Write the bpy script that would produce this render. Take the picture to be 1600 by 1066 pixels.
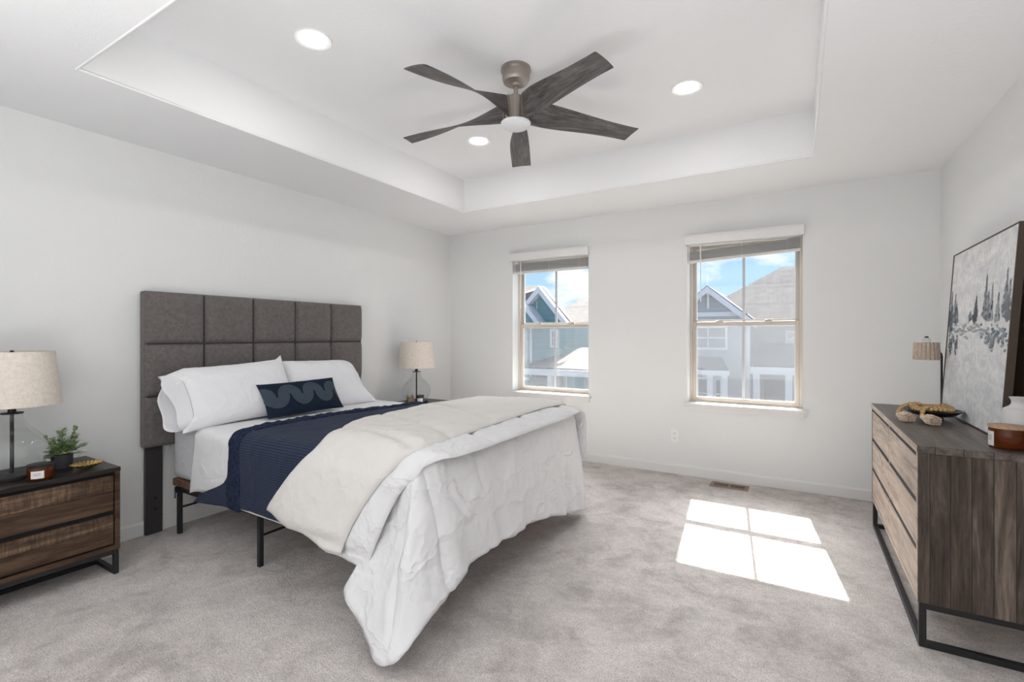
import bpy, bmesh, math, random
import numpy as np
from mathutils import Vector, Matrix, noise
from math import pi, sin, cos, radians
random.seed(7)
for o in list(bpy.data.objects): bpy.data.objects.remove(o)
S = bpy.context.scene
COL = S.collection

# ------------------------------------------------------------------ camera, world, lights, exposure
cd = bpy.data.cameras.new('camera'); cam = bpy.data.objects.new('camera', cd); COL.objects.link(cam)
cam.location = (3.5463, -4.5409, 1.2466); cam.rotation_euler = (pi/2, 0, 0.5363)
cd.sensor_width = 36; cd.lens = 36*755.2113/1600; cd.shift_y = -7.1/1600
cd.clip_start = 0.02; cd.clip_end = 500
S.camera = cam
S.view_settings.view_transform = 'Standard'; S.view_settings.look = 'None'
S.view_settings.gamma = 1; S.view_settings.exposure = 0.50; S.view_settings.use_curve_mapping = False

W_, D_, H_, TH_ = 4.414, 4.46, 2.44, 2.749      # room width, depth, ceiling, tray height
TX0, TX1, TY0, TY1 = 0.7725, 3.6305, -3.679, -0.7783

FILL_GLOW = 22.0
w = bpy.data.worlds.new('world'); S.world = w; w.use_nodes = True
nt = w.node_tree; N = nt.nodes; Lk = nt.links; N.clear()
def wn(t, **k):
    n = N.new(t)
    for a, b in k.items(): setattr(n, a, b)
    return n
tc = wn('ShaderNodeTexCoord'); sep = wn('ShaderNodeSeparateXYZ'); Lk.new(tc.outputs['Generated'], sep.inputs[0])
gr = wn('ShaderNodeValToRGB'); Lk.new(sep.outputs['Z'], gr.inputs[0])
e = gr.color_ramp.elements
e[0].position = 0.0; e[0].color = (0.50, 0.66, 0.90, 1); e[1].position = 0.6; e[1].color = (0.16, 0.36, 0.80, 1)
m1 = e.new(0.15); m1.color = (0.34, 0.56, 0.88, 1)
mp = wn('ShaderNodeMapping'); mp.inputs['Scale'].default_value = (1, 1, 2.6); mp.inputs['Location'].default_value = (0.25, 0.1, 0.13)
Lk.new(tc.outputs['Generated'], mp.inputs[0])
cn = wn('ShaderNodeTexNoise'); cn.inputs['Scale'].default_value = 5.2; cn.inputs['Detail'].default_value = 8; cn.inputs['Roughness'].default_value = 0.55
Lk.new(mp.outputs[0], cn.inputs['Vector'])
cr = wn('ShaderNodeValToRGB'); cr.color_ramp.elements[0].position = 0.50; cr.color_ramp.elements[1].position = 0.60
Lk.new(cn.outputs['Fac'], cr.inputs[0])
mx = wn('ShaderNodeMixRGB'); mx.inputs['Color2'].default_value = (0.80, 0.83, 0.90, 1)
Lk.new(cr.outputs[0], mx.inputs['Fac']); Lk.new(gr.outputs[0], mx.inputs['Color1'])
# sky glow added around the sun so the windows throw more bounce light
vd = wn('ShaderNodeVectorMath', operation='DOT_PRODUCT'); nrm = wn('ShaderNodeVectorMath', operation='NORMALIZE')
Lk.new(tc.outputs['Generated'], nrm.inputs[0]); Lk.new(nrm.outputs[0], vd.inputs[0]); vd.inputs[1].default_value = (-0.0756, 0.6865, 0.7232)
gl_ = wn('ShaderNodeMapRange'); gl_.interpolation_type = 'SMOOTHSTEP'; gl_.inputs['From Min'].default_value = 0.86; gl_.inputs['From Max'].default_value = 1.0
gl_.inputs['To Max'].default_value = FILL_GLOW; Lk.new(vd.outputs['Value'], gl_.inputs['Value'])
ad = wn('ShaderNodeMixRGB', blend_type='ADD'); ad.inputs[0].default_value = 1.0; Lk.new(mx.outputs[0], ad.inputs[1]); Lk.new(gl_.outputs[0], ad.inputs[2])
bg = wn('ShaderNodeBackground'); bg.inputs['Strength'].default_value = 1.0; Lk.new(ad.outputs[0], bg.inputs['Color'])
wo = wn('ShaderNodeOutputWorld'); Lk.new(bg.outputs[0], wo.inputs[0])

def light(name, kind, loc, energy, color=(1, 1, 1), target=None, size=None, size_y=None):
    ld = bpy.data.lights.new(name, kind); lo = bpy.data.objects.new(name, ld); COL.objects.link(lo)
    ld.energy = energy; ld.color = color; lo.location = loc
    if kind == 'AREA':
        ld.shape = 'RECTANGLE'; ld.size = size; ld.size_y = size_y or size
    if target is not None:
        lo.rotation_euler = (Vector(target)-Vector(loc)).to_track_quat('-Z', 'Y').to_euler()
    return lo
sun = light('sun', 'SUN', (1.5, 9, 10), 21.0, (1.0, 0.96, 0.90), target=(1.5+0.118*9.0, 9-9.0, 10-1.04*9.0))
sun.data.angle = radians(0.53)
light('hall_fill', 'AREA', (2.2, -6.4, 1.35), 13, (0.98, 0.985, 1.0), target=(2.5, 0, 2.1), size=3.2, size_y=2.0)  # unseen fill panel added behind the camera to brighten the room
light('ceiling_fill', 'AREA', (3.1, -5.0, 0.40), 54, (0.98, 0.985, 1.0), target=(3.1, -5.55, 2.75), size=2.0, size_y=1.0)  # added upward fill, out of view, to lift the ceiling
CAN_STRENGTH = 56

# ------------------------------------------------------------------ helpers
class MB:
    def __init__(s): s.b = bmesh.new()
    def box(s, x0, x1, y0, y1, z0, z1, M=None):
        vs = [s.b.verts.new((x, y, z)) for x in (x0, x1) for y in (y0, y1) for z in (z0, z1)]
        for f in ((0,1,3,2),(4,6,7,5),(0,4,5,1),(2,3,7,6),(0,2,6,4),(1,5,7,3)):
            s.b.faces.new([vs[i] for i in f])
        if M is not None:
            for v in vs: v.co = M @ v.co
        return s
    def lathe(s, prof, seg=40, c=(0, 0, 0), caps=True, M=None, sy=1.0):
        rings = []
        allv = []
        for r, z in prof:
            if r < 1e-5: ring = [s.b.verts.new((c[0], c[1], c[2]+z))]
            else: ring = [s.b.verts.new((c[0]+r*cos(2*pi*i/seg), c[1]+sy*r*sin(2*pi*i/seg), c[2]+z)) for i in range(seg)]
            rings.append(ring); allv += ring
        for a, b in zip(rings, rings[1:]):
            if len(a) == 1 and len(b) == 1: continue
            for i in range(seg):
                j = (i+1) % seg
                if len(a) == 1: s.b.faces.new((a[0], b[j], b[i]))
                elif len(b) == 1: s.b.faces.new((a[i], a[j], b[0]))
                else: s.b.faces.new((a[i], a[j], b[j], b[i]))
        if caps:
            if len(rings[0]) > 1: s.b.faces.new(rings[0][::-1])
            if len(rings[-1]) > 1: s.b.faces.new(rings[-1])
        if M is not None:
            for v in allv: v.co = M @ v.co
        return s
    def tube(s, pts, r, seg=10, caps=True):
        pts = [Vector(p) for p in pts]; rs = r if hasattr(r, '__len__') else [r]*len(pts)
        rings = []; up = Vector((0, 0, 1)); prev = None
        for i, p in enumerate(pts):
            t = (pts[min(i+1, len(pts)-1)]-pts[max(i-1, 0)]).normalized()
            if prev is None:
                a = t.cross(up)
                if a.length < 1e-3: a = t.cross(Vector((1, 0, 0)))
            else: a = prev - t*prev.dot(t)
            a.normalize(); prev = a; b = t.cross(a)
            rings.append([s.b.verts.new(p+(a*cos(2*pi*k/seg)+b*sin(2*pi*k/seg))*rs[i]) for k in range(seg)])
        for A, B in zip(rings, rings[1:]):
            for k in range(seg): s.b.faces.new((A[k], A[(k+1) % seg], B[(k+1) % seg], B[k]))
        if caps: s.b.faces.new(rings[0][::-1]); s.b.faces.new(rings[-1])
        return s
    def ball(s, c, r, seg=12, sc=(1, 1, 1)):
        bmesh.ops.create_uvsphere(s.b, u_segments=seg, v_segments=max(6, seg//2+1), radius=r,
            matrix=Matrix.Translation(c) @ Matrix.Diagonal((*sc, 1)))
        return s
    def poly(s, pts, d):
        """prism: polygon pts extruded by vector d"""
        d = Vector(d); a = [s.b.verts.new(p) for p in pts]; b = [s.b.verts.new(Vector(p)+d) for p in pts]
        s.b.faces.new(a[::-1]); s.b.faces.new(b)
        n = len(a)
        for i in range(n): s.b.faces.new((a[i], a[(i+1) % n], b[(i+1) % n], b[i]))
        return s
    def grid(s, P, closed_u=False):
        n, m = P.shape[:2]
        V = [[s.b.verts.new(P[i, j]) for j in range(m)] for i in range(n)]
        for i in range(n if closed_u else n-1):
            for j in range(m-1):
                s.b.faces.new((V[i][j], V[(i+1) % n][j], V[(i+1) % n][j+1], V[i][j+1]))
        return V

def put(name, mb, mat, parent=None, bevel=0, smooth=False, subsurf=0, off=None, seg=2, angle=35):
    b = mb.b
    if off is not None:
        for v in b.verts: v.co -= Vector(off)
    bmesh.ops.recalc_face_normals(b, faces=b.faces)
    me = bpy.data.meshes.new(name); b.to_mesh(me); b.free()
    o = bpy.data.objects.new(name, me); COL.objects.link(o); me.materials.append(mat)
    if parent is not None: o.parent = parent
    if smooth:
        for p in me.polygons: p.use_smooth = True
        if smooth != 'full': me.set_sharp_from_angle(angle=radians(angle))
    if bevel:
        md = o.modifiers.new('bevel', 'BEVEL'); md.width = bevel; md.segments = seg; md.limit_method = 'ANGLE'; md.angle_limit = radians(40)
    if subsurf:
        md = o.modifiers.new('sub', 'SUBSURF'); md.levels = md.render_levels = subsurf
    return o
def tag(o, label, cat, group=None):
    o['label'] = label; o['category'] = cat
    if group: o['group'] = group
    return o
def thing(name, loc, label, cat, group=None, rz=0):
    o = bpy.data.objects.new(name, None); COL.objects.link(o); o.location = loc; o.rotation_euler[2] = rz
    o.empty_display_size = 0.05
    return tag(o, label, cat, group)
def struct(o): o['kind'] = 'structure'; return o
def dup(root, loc, label=None, group=None):
    r = root.copy(); COL.objects.link(r); r.location = loc
    if label: r['label'] = label
    for ch in list(root.children):
        c = ch.copy(); COL.objects.link(c); c.parent = r
        for g in ch.children:
            d = g.copy(); COL.objects.link(d); d.parent = c
    return r

# ------------------------------------------------------------------ materials
class NM:
    def __init__(s, name, rough=0.6, color=None, metal=0.0, spec=0.5):
        s.m = bpy.data.materials.new(name); s.m.use_nodes = True; s.t = s.m.node_tree
        s.n = s.t.nodes; s.l = s.t.links; s.p = s.n['Principled BSDF']; s.out = s.n['Material Output']
        s.p.inputs['Roughness'].default_value = rough; s.p.inputs['Metallic'].default_value = metal
        s.p.inputs['Specular IOR Level'].default_value = spec
        if color: s.p.inputs['Base Color'].default_value = (*color, 1)
    def node(s, t, **k):
        n = s.n.new(t)
        for a, b in k.items():
            if a in n.inputs: n.inputs[a].default_value = b
            else: setattr(n, a, b)
        return n
    def coord(s, scale=(1, 1, 1), rot=(0, 0, 0), kind='Object'):
        c = s.node('ShaderNodeTexCoord'); m = s.node('ShaderNodeMapping')
        m.inputs['Scale'].default_value = scale; m.inputs['Rotation'].default_value = rot
        s.l.new(c.outputs[kind], m.inputs[0]); return m.outputs[0]
    def noise(s, vec, scale, detail=4, rough=0.5, dist=0):
        n = s.node('ShaderNodeTexNoise'); n.inputs['Scale'].default_value = scale; n.inputs['Detail'].default_value = detail
        n.inputs['Roughness'].default_value = rough; n.inputs['Distortion'].default_value = dist
        s.l.new(vec, n.inputs['Vector']); return n.outputs['Fac']
    def ramp(s, fac, stops):
        r = s.node('ShaderNodeValToRGB'); el = r.color_ramp.elements
        while len(el) < len(stops): el.new(0.5)
        for q, (p, c) in zip(el, stops): q.position = p; q.color = (*c, 1) if len(c) == 3 else c
        s.l.new(fac, r.inputs[0]); return r.outputs[0]
    def mix(s, fac, a, b, mode='MIX'):
        m = s.node('ShaderNodeMixRGB'); m.blend_type = mode
        for v, i in ((fac, 0), (a, 1), (b, 2)):
            if hasattr(v, 'links'): s.l.new(v, m.inputs[i])
            else: m.inputs[i].default_value = v if i == 0 else (*v, 1)
        return m.outputs[0]
    def math(s, op, a, b=0.0, c=None):
        m = s.node('ShaderNodeMath'); m.operation = op
        for i, v in enumerate((a, b) if c is None else (a, b, c)):
            if hasattr(v, 'links'): s.l.new(v, m.inputs[i])
            else: m.inputs[i].default_value = v
        return m.outputs[0]
    def base(s, c): s.l.new(c, s.p.inputs['Base Color']); return s
    def bump(s, h, strength=0.3, dist=0.01):
        b = s.node('ShaderNodeBump'); b.inputs['Strength'].default_value = strength; b.inputs['Distance'].default_value = dist
        s.l.new(h, b.inputs['Height'])
        prev = s.p.inputs['Normal'].links
        if prev: s.l.new(prev[0].from_socket, b.inputs['Normal'])
        s.l.new(b.outputs[0], s.p.inputs['Normal']); return s
def flat(name, c, rough=0.6, metal=0.0, spec=0.5): return NM(name, rough, c, metal, spec).m

def m_wall(name, c, sc=120, st=0.22):
    k = NM(name, 0.75, c, spec=0.25); v = k.coord()
    n = k.noise(v, sc, 3, 0.55); n2 = k.noise(v, sc*0.4, 2)
    k.bump(k.math('ADD', n, k.math('MULTIPLY', n2, 1.2)), st, 0.004); return k.m
M_wall = m_wall('wall_paint', (0.80, 0.805, 0.80))
M_ceil = m_wall('ceiling_paint', (0.86, 0.865, 0.87))
M_trim = flat('trim_white', (0.80, 0.79, 0.78), 0.45)
M_white = flat('white_plastic', (0.85, 0.85, 0.84), 0.4)
M_reveal = flat('reveal_white', (0.84, 0.84, 0.82), 0.55)

def m_carpet():
    k = NM('carpet', 0.95, spec=0.1); v = k.coord()
    tuft = k.noise(v, 150, 3, 0.7); mid = k.noise(v, 38, 3, 0.6)
    big = k.noise(v, 2.6, 4, 0.62, 0.8); big2 = k.noise(v, 7.5, 4, 0.6, 0.6)
    a = k.ramp(tuft, [(0.28, (0.44, 0.395, 0.375)), (0.5, (0.77, 0.708, 0.677)), (0.72, (0.97, 0.93, 0.905))])
    blot = k.math('ADD', k.math('MULTIPLY', big, 0.55), k.math('MULTIPLY', big2, 0.45))
    b = k.ramp(blot, [(0.38, (0.74, 0.73, 0.72)), (0.48, (0.94, 0.935, 0.93)), (0.58, (1.08, 1.08, 1.08))])
    c = k.mix(1.0, a, b, 'MULTIPLY')
    mm = k.ramp(mid, [(0.3, (0.9, 0.9, 0.9)), (0.7, (1.08, 1.08, 1.08))])
    k.base(k.mix(1.0, c, mm, 'MULTIPLY'))
    k.bump(tuft, 0.9, 0.012); k.bump(mid, 0.5, 0.012)
    k.p.inputs['Sheen Weight'].default_value = 0.15
    return k.m
M_carpet = m_carpet()

def m_wood(name, cols, grain='x', plank=None, pw=0.1, vary=0.35, streak=14, saw=False, rough=0.6, bumpst=0.25, fine=1.0):
    """cols: dark, mid, light. grain: long axis. plank: axis across which boards repeat"""
    k = NM(name, rough, spec=0.3)
    sc = {'x': (0.09, 1, 1), 'y': (1, 0.09, 1), 'z': (1, 1, 0.09)}[grain]
    base = k.node('ShaderNodeTexCoord').outputs['Object']
    vec = base
    if plank:
        sp = k.node('ShaderNodeSeparateXYZ'); k.l.new(base, sp.inputs[0])
        u = k.math('DIVIDE', sp.outputs['XYZ'.index(plank.upper())], pw)
        cell = k.math('FLOOR', u)
        wnz = k.node('ShaderNodeTexWhiteNoise'); wnz.noise_dimensions = '1D'; k.l.new(cell, wnz.inputs['W'])
        comb = k.node('ShaderNodeVectorMath'); comb.operation = 'MULTIPLY_ADD'
        comb.inputs[1].default_value = (3.1, 5.3, 4.7)
        k.l.new(wnz.outputs['Color'], comb.inputs[0]); k.l.new(base, comb.inputs[2]); vec = comb.outputs[0]
        fr = k.math('FRACT', u); edge = k.math('ABSOLUTE', k.math('SUBTRACT', fr, 0.5))
        seam = k.math('GREATER_THAN', edge, 0.5-0.0016/pw)
    mpn = k.node('ShaderNodeMapping'); mpn.inputs['Scale'].default_value = sc; k.l.new(vec, mpn.inputs[0])
    g = k.noise(mpn.outputs[0], streak*2.6, 8, 0.62, 1.2)
    g2 = k.noise(mpn.outputs[0], streak*11*fine, 4, 0.7)
    f = k.math('ADD', k.math('MULTIPLY', g, 0.7), k.math('MULTIPLY', g2, 0.3))
    c = k.ramp(f, [(0.34, cols[0]), (0.50, cols[1]), (0.66, cols[2])])
    # knots
    mk = k.node('ShaderNodeMapping'); mk.inputs['Scale'].default_value = tuple(0.55 if q < 1 else 1 for q in sc); k.l.new(vec, mk.inputs[0])
    vo = k.node('ShaderNodeTexVoronoi'); vo.inputs['Scale'].default_value = 5.5; k.l.new(mk.outputs[0], vo.inputs['Vector'])
    kn = k.ramp(vo.outputs['Distance'], [(0.03, (0.25, 0.22, 0.2)), (0.13, (1, 1, 1))])
    c = k.mix(0.75, c, kn, 'MULTIPLY')
    if plank:
        vr = k.ramp(wnz.outputs['Value'], [(0.0, (1-vary,)*3), (1.0, (1+vary*0.8,)*3)])
        c = k.mix(1.0, c, vr, 'MULTIPLY')
        c = k.mix(k.math('MULTIPLY', seam, 0.85), c, (0.02, 0.015, 0.012))
    if saw:
        ms = k.node('ShaderNodeMapping'); ms.inputs['Scale'].default_value = {'x': (1, .12, .12), 'y': (.12, 1, .12), 'z': (.12, .12, 1)}[grain]; k.l.new(vec, ms.inputs[0])
        sn = k.noise(ms.outputs[0], 75, 5, 0.75)
        sv = k.ramp(sn, [(0.36, (0.42, 0.4, 0.4)), (0.52, (1, 1, 1)), (0.68, (1.9, 1.75, 1.5))])
        if plank:   # saw marks on alternate boards only
            alt = k.math('GREATER_THAN', k.math('FRACT', k.math('MULTIPLY', cell, 0.5)), 0.25)
            c = k.mix(alt, c, k.mix(1.0, c, sv, 'MULTIPLY'))
        else: c = k.mix(0.8, c, sv, 'MULTIPLY')
    k.base(c); k.bump(f, bumpst, 0.004); return k.m
GW = ((0.034, 0.024, 0.018), (0.115, 0.086, 0.067), (0.25, 0.20, 0.162))
M_dresser_end = m_wood('dresser_end_wood', GW, 'z', 'y' if False else 'x', 0.062, 0.45, 9)
M_dresser_top = m_wood('dresser_top_wood', ((0.06, 0.047, 0.040), (0.125, 0.102, 0.089), (0.22, 0.188, 0.168)), 'y', 'x', 0.085, 0.22, 9, rough=0.38)
M_drawer_light = m_wood('drawer_front_wood', ((0.20, 0.155, 0.125), (0.42, 0.345, 0.285), (0.58, 0.49, 0.42)), 'y', None, 0.1, 0.2, 8)
M_ns = m_wood('nightstand_wood', ((0.024, 0.013, 0.008), (0.070, 0.040, 0.024), (0.14, 0.086, 0.053)), 'y', None, 0.1, 0.2, 10, rough=0.55)
M_ns_top = m_wood('nightstand_top_wood', ((0.012, 0.010, 0.009), (0.030, 0.025, 0.022), (0.06, 0.05, 0.042)), 'y', 'x', 0.09, 0.2, 10, rough=0.35)
M_ns_saw = m_wood('nightstand_sawn_wood', ((0.032, 0.019, 0.012), (0.095, 0.058, 0.036), (0.20, 0.135, 0.088)), 'y', None, 0.1, 0.2, 10, saw=True)
M_board = m_wood('walnut_board', ((0.07, 0.040, 0.025), (0.17, 0.105, 0.066), (0.27, 0.18, 0.12)), 'z', None, 0.1, 0.2, 16)
M_blade = m_wood('fan_blade_wood', ((0.045, 0.040, 0.038), (0.10, 0.092, 0.088), (0.19, 0.178, 0.17)), 'x', None, 0.1, 0.2, 12, rough=0.45)
M_slat = m_wood('foundation_wood', ((0.10, 0.05, 0.032), (0.17, 0.095, 0.062), (0.24, 0.15, 0.1)), 'y', None)
M_lid = m_wood('light_lid_wood', ((0.28, 0.17, 0.10), (0.45, 0.29, 0.18), (0.58, 0.40, 0.27)), 'y', None, rough=0.5)
M_black = flat('black_metal', (0.012, 0.012, 0.013), 0.45)
M_gap = flat('shadow_gap_black', (0.008, 0.007, 0.006), 0.8)
M_bronze = NM('brushed_nickel', 0.36, (0.36, 0.315, 0.285), 0.85).m

def m_fabric(name, c, sc=420, st=0.35, var=0.12, sheen=0.2):
    k = NM(name, 0.9, spec=0.15); v = k.coord()
    n = k.noise(v, sc, 3, 0.7); n2 = k.noise(v, sc*0.18, 3, 0.6)
    c = np.array(c)
    k.base(k.ramp(k.math('ADD', k.math('MULTIPLY', n, 0.6), k.math('MULTIPLY', n2, 0.4)),
        [(0.35, tuple(c*(1-var))), (0.65, tuple(c*(1+var)))]))
    k.bump(n, st, 0.002); k.p.inputs['Sheen Weight'].default_value = sheen; return k.m
M_head = m_fabric('grey_tweed', (0.150, 0.133, 0.128), 260, 0.4, 0.32)
M_headleg = m_fabric('dark_grey_cover', (0.050, 0.046, 0.047), 400, 0.25, 0.15)
M_linen = m_fabric('linen_shade', (0.74, 0.67, 0.59), 330, 0.2, 0.16)
M_gap2 = m_fabric('tweed_seam', (0.06, 0.053, 0.05), 260)
def m_cloth(name, c, wr=0.5, scale=9, sheen=0.1):
    k = NM(name, 0.85, c, spec=0.2); v = k.coord((1.0, 0.7, 1.0), (0.3, 0.2, 0.6))
    n = k.noise(v, scale, 3, 0.5, 0.35)
    rd = k.math('POWER', k.math('SUBTRACT', 1.0, k.math('ABSOLUTE', k.math('MULTIPLY', k.math('SUBTRACT', n, 0.5), 3.2))), 3.0)
    k.bump(rd, wr, 0.012)
    k.bump(k.noise(v, 420, 2), 0.05, 0.001)
    k.p.inputs['Sheen Weight'].default_value = sheen; return k.m
M_sheet = m_cloth('white_sheet', (0.80, 0.80, 0.815), 0.22, 7)
M_matt = m_cloth('mattress_white', (0.62, 0.62, 0.64), 0.15, 8)
M_pillow = m_cloth('pillowcase_white', (0.84, 0.84, 0.86), 0.30, 6)
M_comf = m_cloth('comforter_white', (0.74, 0.738, 0.745), 0.65, 6)
M_comf_in = m_cloth('comforter_cream', (0.70, 0.675, 0.645), 0.38, 5)

def m_navy():
    k = NM('navy_waffle', 0.95, spec=0.1); c = k.node('ShaderNodeTexCoord').outputs['UV']
    sp = k.node('ShaderNodeSeparateXYZ'); k.l.new(c, sp.inputs[0])
    a = k.math('ABSOLUTE', k.math('SINE', k.math('MULTIPLY', sp.outputs[0], pi/0.0135)))
    b = k.math('ABSOLUTE', k.math('SINE', k.math('MULTIPLY', sp.outputs[1], pi/0.013)))
    h = k.math('MULTIPLY', k.math('POWER', a, 0.6), k.math('POWER', b, 0.5))
    nz = k.noise(k.coord(), 260, 3, 0.6)
    f = k.math('ADD', k.math('MULTIPLY', h, 0.8), k.math('MULTIPLY', nz, 0.3))
    k.base(k.ramp(f, [(0.15, (0.008, 0.013, 0.032)), (0.6, (0.022, 0.030, 0.062)), (1.0, (0.062, 0.078, 0.128))]))
    k.bump(h, 0.8, 0.004); k.p.inputs['Sheen Weight'].default_value = 0.06; return k.m
M_navy = m_navy()
def m_navy_plain():
    k = NM('navy_border', 0.95, spec=0.1); k.base(k.ramp(k.noise(k.coord((1, .3, .3)), 160, 3), [(0.35, (0.010, 0.015, 0.034)), (0.7, (0.036, 0.047, 0.085))]))
    k.bump(k.noise(k.coord(), 60, 3), 0.4, 0.004); return k.m
M_navyb = m_navy_plain()
def m_lumbar():
    k = NM('navy_arcs', 0.9, spec=0.15); c = k.node('ShaderNodeTexCoord').outputs['UV']
    sp = k.node('ShaderNodeSeparateXYZ'); k.l.new(c, sp.inputs[0]); u, v = sp.outputs[0], sp.outputs[1]
    # alternating up / down half rings (snaking band), centres every 0.12 m
    P = 0.178; cc = 0.135
    def ctr(shift, cy):
        fx = k.math('MULTIPLY', k.math('SUBTRACT', k.math('FRACT', k.math('ADD', k.math('DIVIDE', u, P), shift)), 0.5), P)
        dy = k.math('SUBTRACT', v, cy); return k.math('SQRT', k.math('ADD', k.math('MULTIPLY', fx, fx), k.math('MULTIPLY', dy, dy)))
    top = k.math('GREATER_THAN', v, cc); rb, rt_ = ctr(0.0, cc), ctr(0.5, cc)
    r = k.math('ADD', k.math('MULTIPLY', rt_, top), k.math('MULTIPLY', rb, k.math('SUBTRACT', 1.0, top)))
    band = k.math('MULTIPLY', k.math('LESS_THAN', r, P*0.455), k.math('GREATER_THAN', r, P*0.045))
    nz = None
    ring = k.math('ADD', k.math('MULTIPLY', k.math('SINE', k.math('MULTIPLY', r, 2*pi/0.0085)), 0.5), 0.5)
    nz = k.noise(k.coord(), 300, 3)
    lt = k.ramp(ring, [(0.0, (0.022, 0.034, 0.052)), (1.0, (0.088, 0.112, 0.142))])
    c2 = k.mix(band, (0.011, 0.020, 0.036), lt)
    k.base(k.mix(0.5, c2, k.ramp(nz, [(0.3, (0.6, 0.6, 0.6)), (0.7, (1.3, 1.3, 1.3))]), 'MULTIPLY'))
    k.bump(nz, 0.3, 0.002); return k.m
M_lumbar = m_lumbar()

def m_glass(name, tint=(0.97, 0.98, 0.98), ior_f=0.06, haze=0.0, hc=(0.8, 0.8, 0.8)):
    k = NM(name); k.n.remove(k.p)
    tr = k.node('ShaderNodeBsdfTransparent'); tr.inputs[0].default_value = (*tint, 1)
    gl = k.node('ShaderNodeBsdfGlossy'); gl.inputs['Roughness'].default_value = 0.02
    lw = k.node('ShaderNodeLayerWeight'); lw.inputs['Blend'].default_value = 0.5
    fr = k.math('ADD', 0.035, k.math('MULTIPLY', k.math('POWER', lw.outputs['Facing'], 4.0), 0.6))
    ms = k.node('ShaderNodeMixShader'); k.l.new(fr, ms.inputs[0]); k.l.new(tr.outputs[0], ms.inputs[1]); k.l.new(gl.outputs[0], ms.inputs[2])
    last = ms
    if haze:
        df = k.node('ShaderNodeBsdfDiffuse'); df.inputs[0].default_value = (*hc, 1)
        tl = k.node('ShaderNodeBsdfTranslucent'); tl.inputs[0].default_value = (*hc, 1)
        md = k.node('ShaderNodeMixShader'); md.inputs[0].default_value = 0.5; k.l.new(df.outputs[0], md.inputs[1]); k.l.new(tl.outputs[0], md.inputs[2])
        mh = k.node('ShaderNodeMixShader'); mh.inputs[0].default_value = haze
        k.l.new(ms.outputs[0], mh.inputs[1]); k.l.new(md.outputs[0], mh.inputs[2]); last = mh
    k.l.new(last.outputs[0], k.out.inputs[0]); return k.m
M_pane = m_glass('window_glass')
M_screen = m_glass('insect_screen', (1, 1, 1), haze=0.16, hc=(0.20, 0.205, 0.21))
M_glass = m_glass('clear_lamp_glass', (0.95, 0.96, 0.955), haze=0.012)
M_amber = m_glass('amber_glass', (0.55, 0.20, 0.05), haze=0.30, hc=(0.40, 0.13, 0.03))
def emis(name, c, s):
    k = NM(name); k.p.inputs['Base Color'].default_value = (0.9, 0.9, 0.9, 1)
    k.p.inputs['Emission Color'].default_value = (*c, 1); k.p.inputs['Emission Strength'].default_value = s; return k.m
M_can = emis('downlight_lens', (1.0, 0.97, 0.93), CAN_STRENGTH)

# ------------------------------------------------------------------ room shell
struct(put('floor', MB().box(-0.15, W_+0.15, -7.0, 0.20, -0.1, 0.0), M_carpet))
struct(put('wall_left', MB().box(-0.15, 0, -D_-0.12, 0.20, -0.1, TH_+0.1), M_wall))
struct(put('wall_right', MB().box(W_, W_+0.15, -7.0, 0.20, -0.1, TH_+0.1), M_wall))
mb = MB(); mb.box(0, 0.62, -D_-0.12, -D_, 0, H_); mb.box(0.50, 0.62, -7.0, -D_-0.12, 0, H_); mb.box(0.50, W_, -7.12, -7.0, 0, H_)
struct(put('wall_near', mb, M_wall))
WT, SILL, HEAD = 0.20, 0.650, 2.10
WIN = [(0.855, 1.736), (2.681, 3.569)]
mb = MB()
xs = [0, WIN[0][0], WIN[0][1], WIN[1][0], WIN[1][1], W_]
for a in (0, 2, 4): mb.box(xs[a], xs[a+1], 0, WT, 0, TH_+0.1)
for a in (1, 3): mb.box(xs[a], xs[a+1], 0, WT, 0, SILL); mb.box(xs[a], xs[a+1], 0, WT, HEAD, TH_+0.1)
struct(put('wall_back', mb, M_wall))
mb = MB()
mb.box(0, TX0, -D_-0.12, 0, H_, TH_); mb.box(TX1, W_, -D_-0.12, 0, H_, TH_)
mb.box(TX0, TX1, TY1, 0, H_, TH_); mb.box(TX0, TX1, -D_-0.12, TY0, H_, TH_)
mb.box(0.5, W_, -7.12, -D_-0.12, H_, TH_)
mb.box(0, W_, -7.12, 0, TH_, TH_+0.08)
bmesh.ops.remove_doubles(mb.b, verts=mb.b.verts, dist=1e-4)
# drop the hidden interior faces so that corners bevel cleanly
dead = [f for f in mb.b.faces if abs(f.normal.z) < 0.5 and
        ((abs(f.calc_center_median().x-TX0) < 1e-3 or abs(f.calc_center_median().x-TX1) < 1e-3) and not TY0 < f.calc_center_median().y < TY1)]
struct(put('ceiling', mb, M_ceil, bevel=0.0))
# bull-nosed lower corners of the tray (drywall bead)
mb = MB(); r = 0.012
for (a, b) in (((TX0, TY0), (TX0, TY1)), ((TX1, TY0), (TX1, TY1)), ((TX0, TY1), (TX1, TY1)), ((TX0, TY0), (TX1, TY0))):
    mb.tube([(a[0], a[1], H_+0.004), (b[0], b[1], H_+0.004)], 0.007, 12)
struct(put('trim_1', mb, M_ceil, smooth=True))

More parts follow.
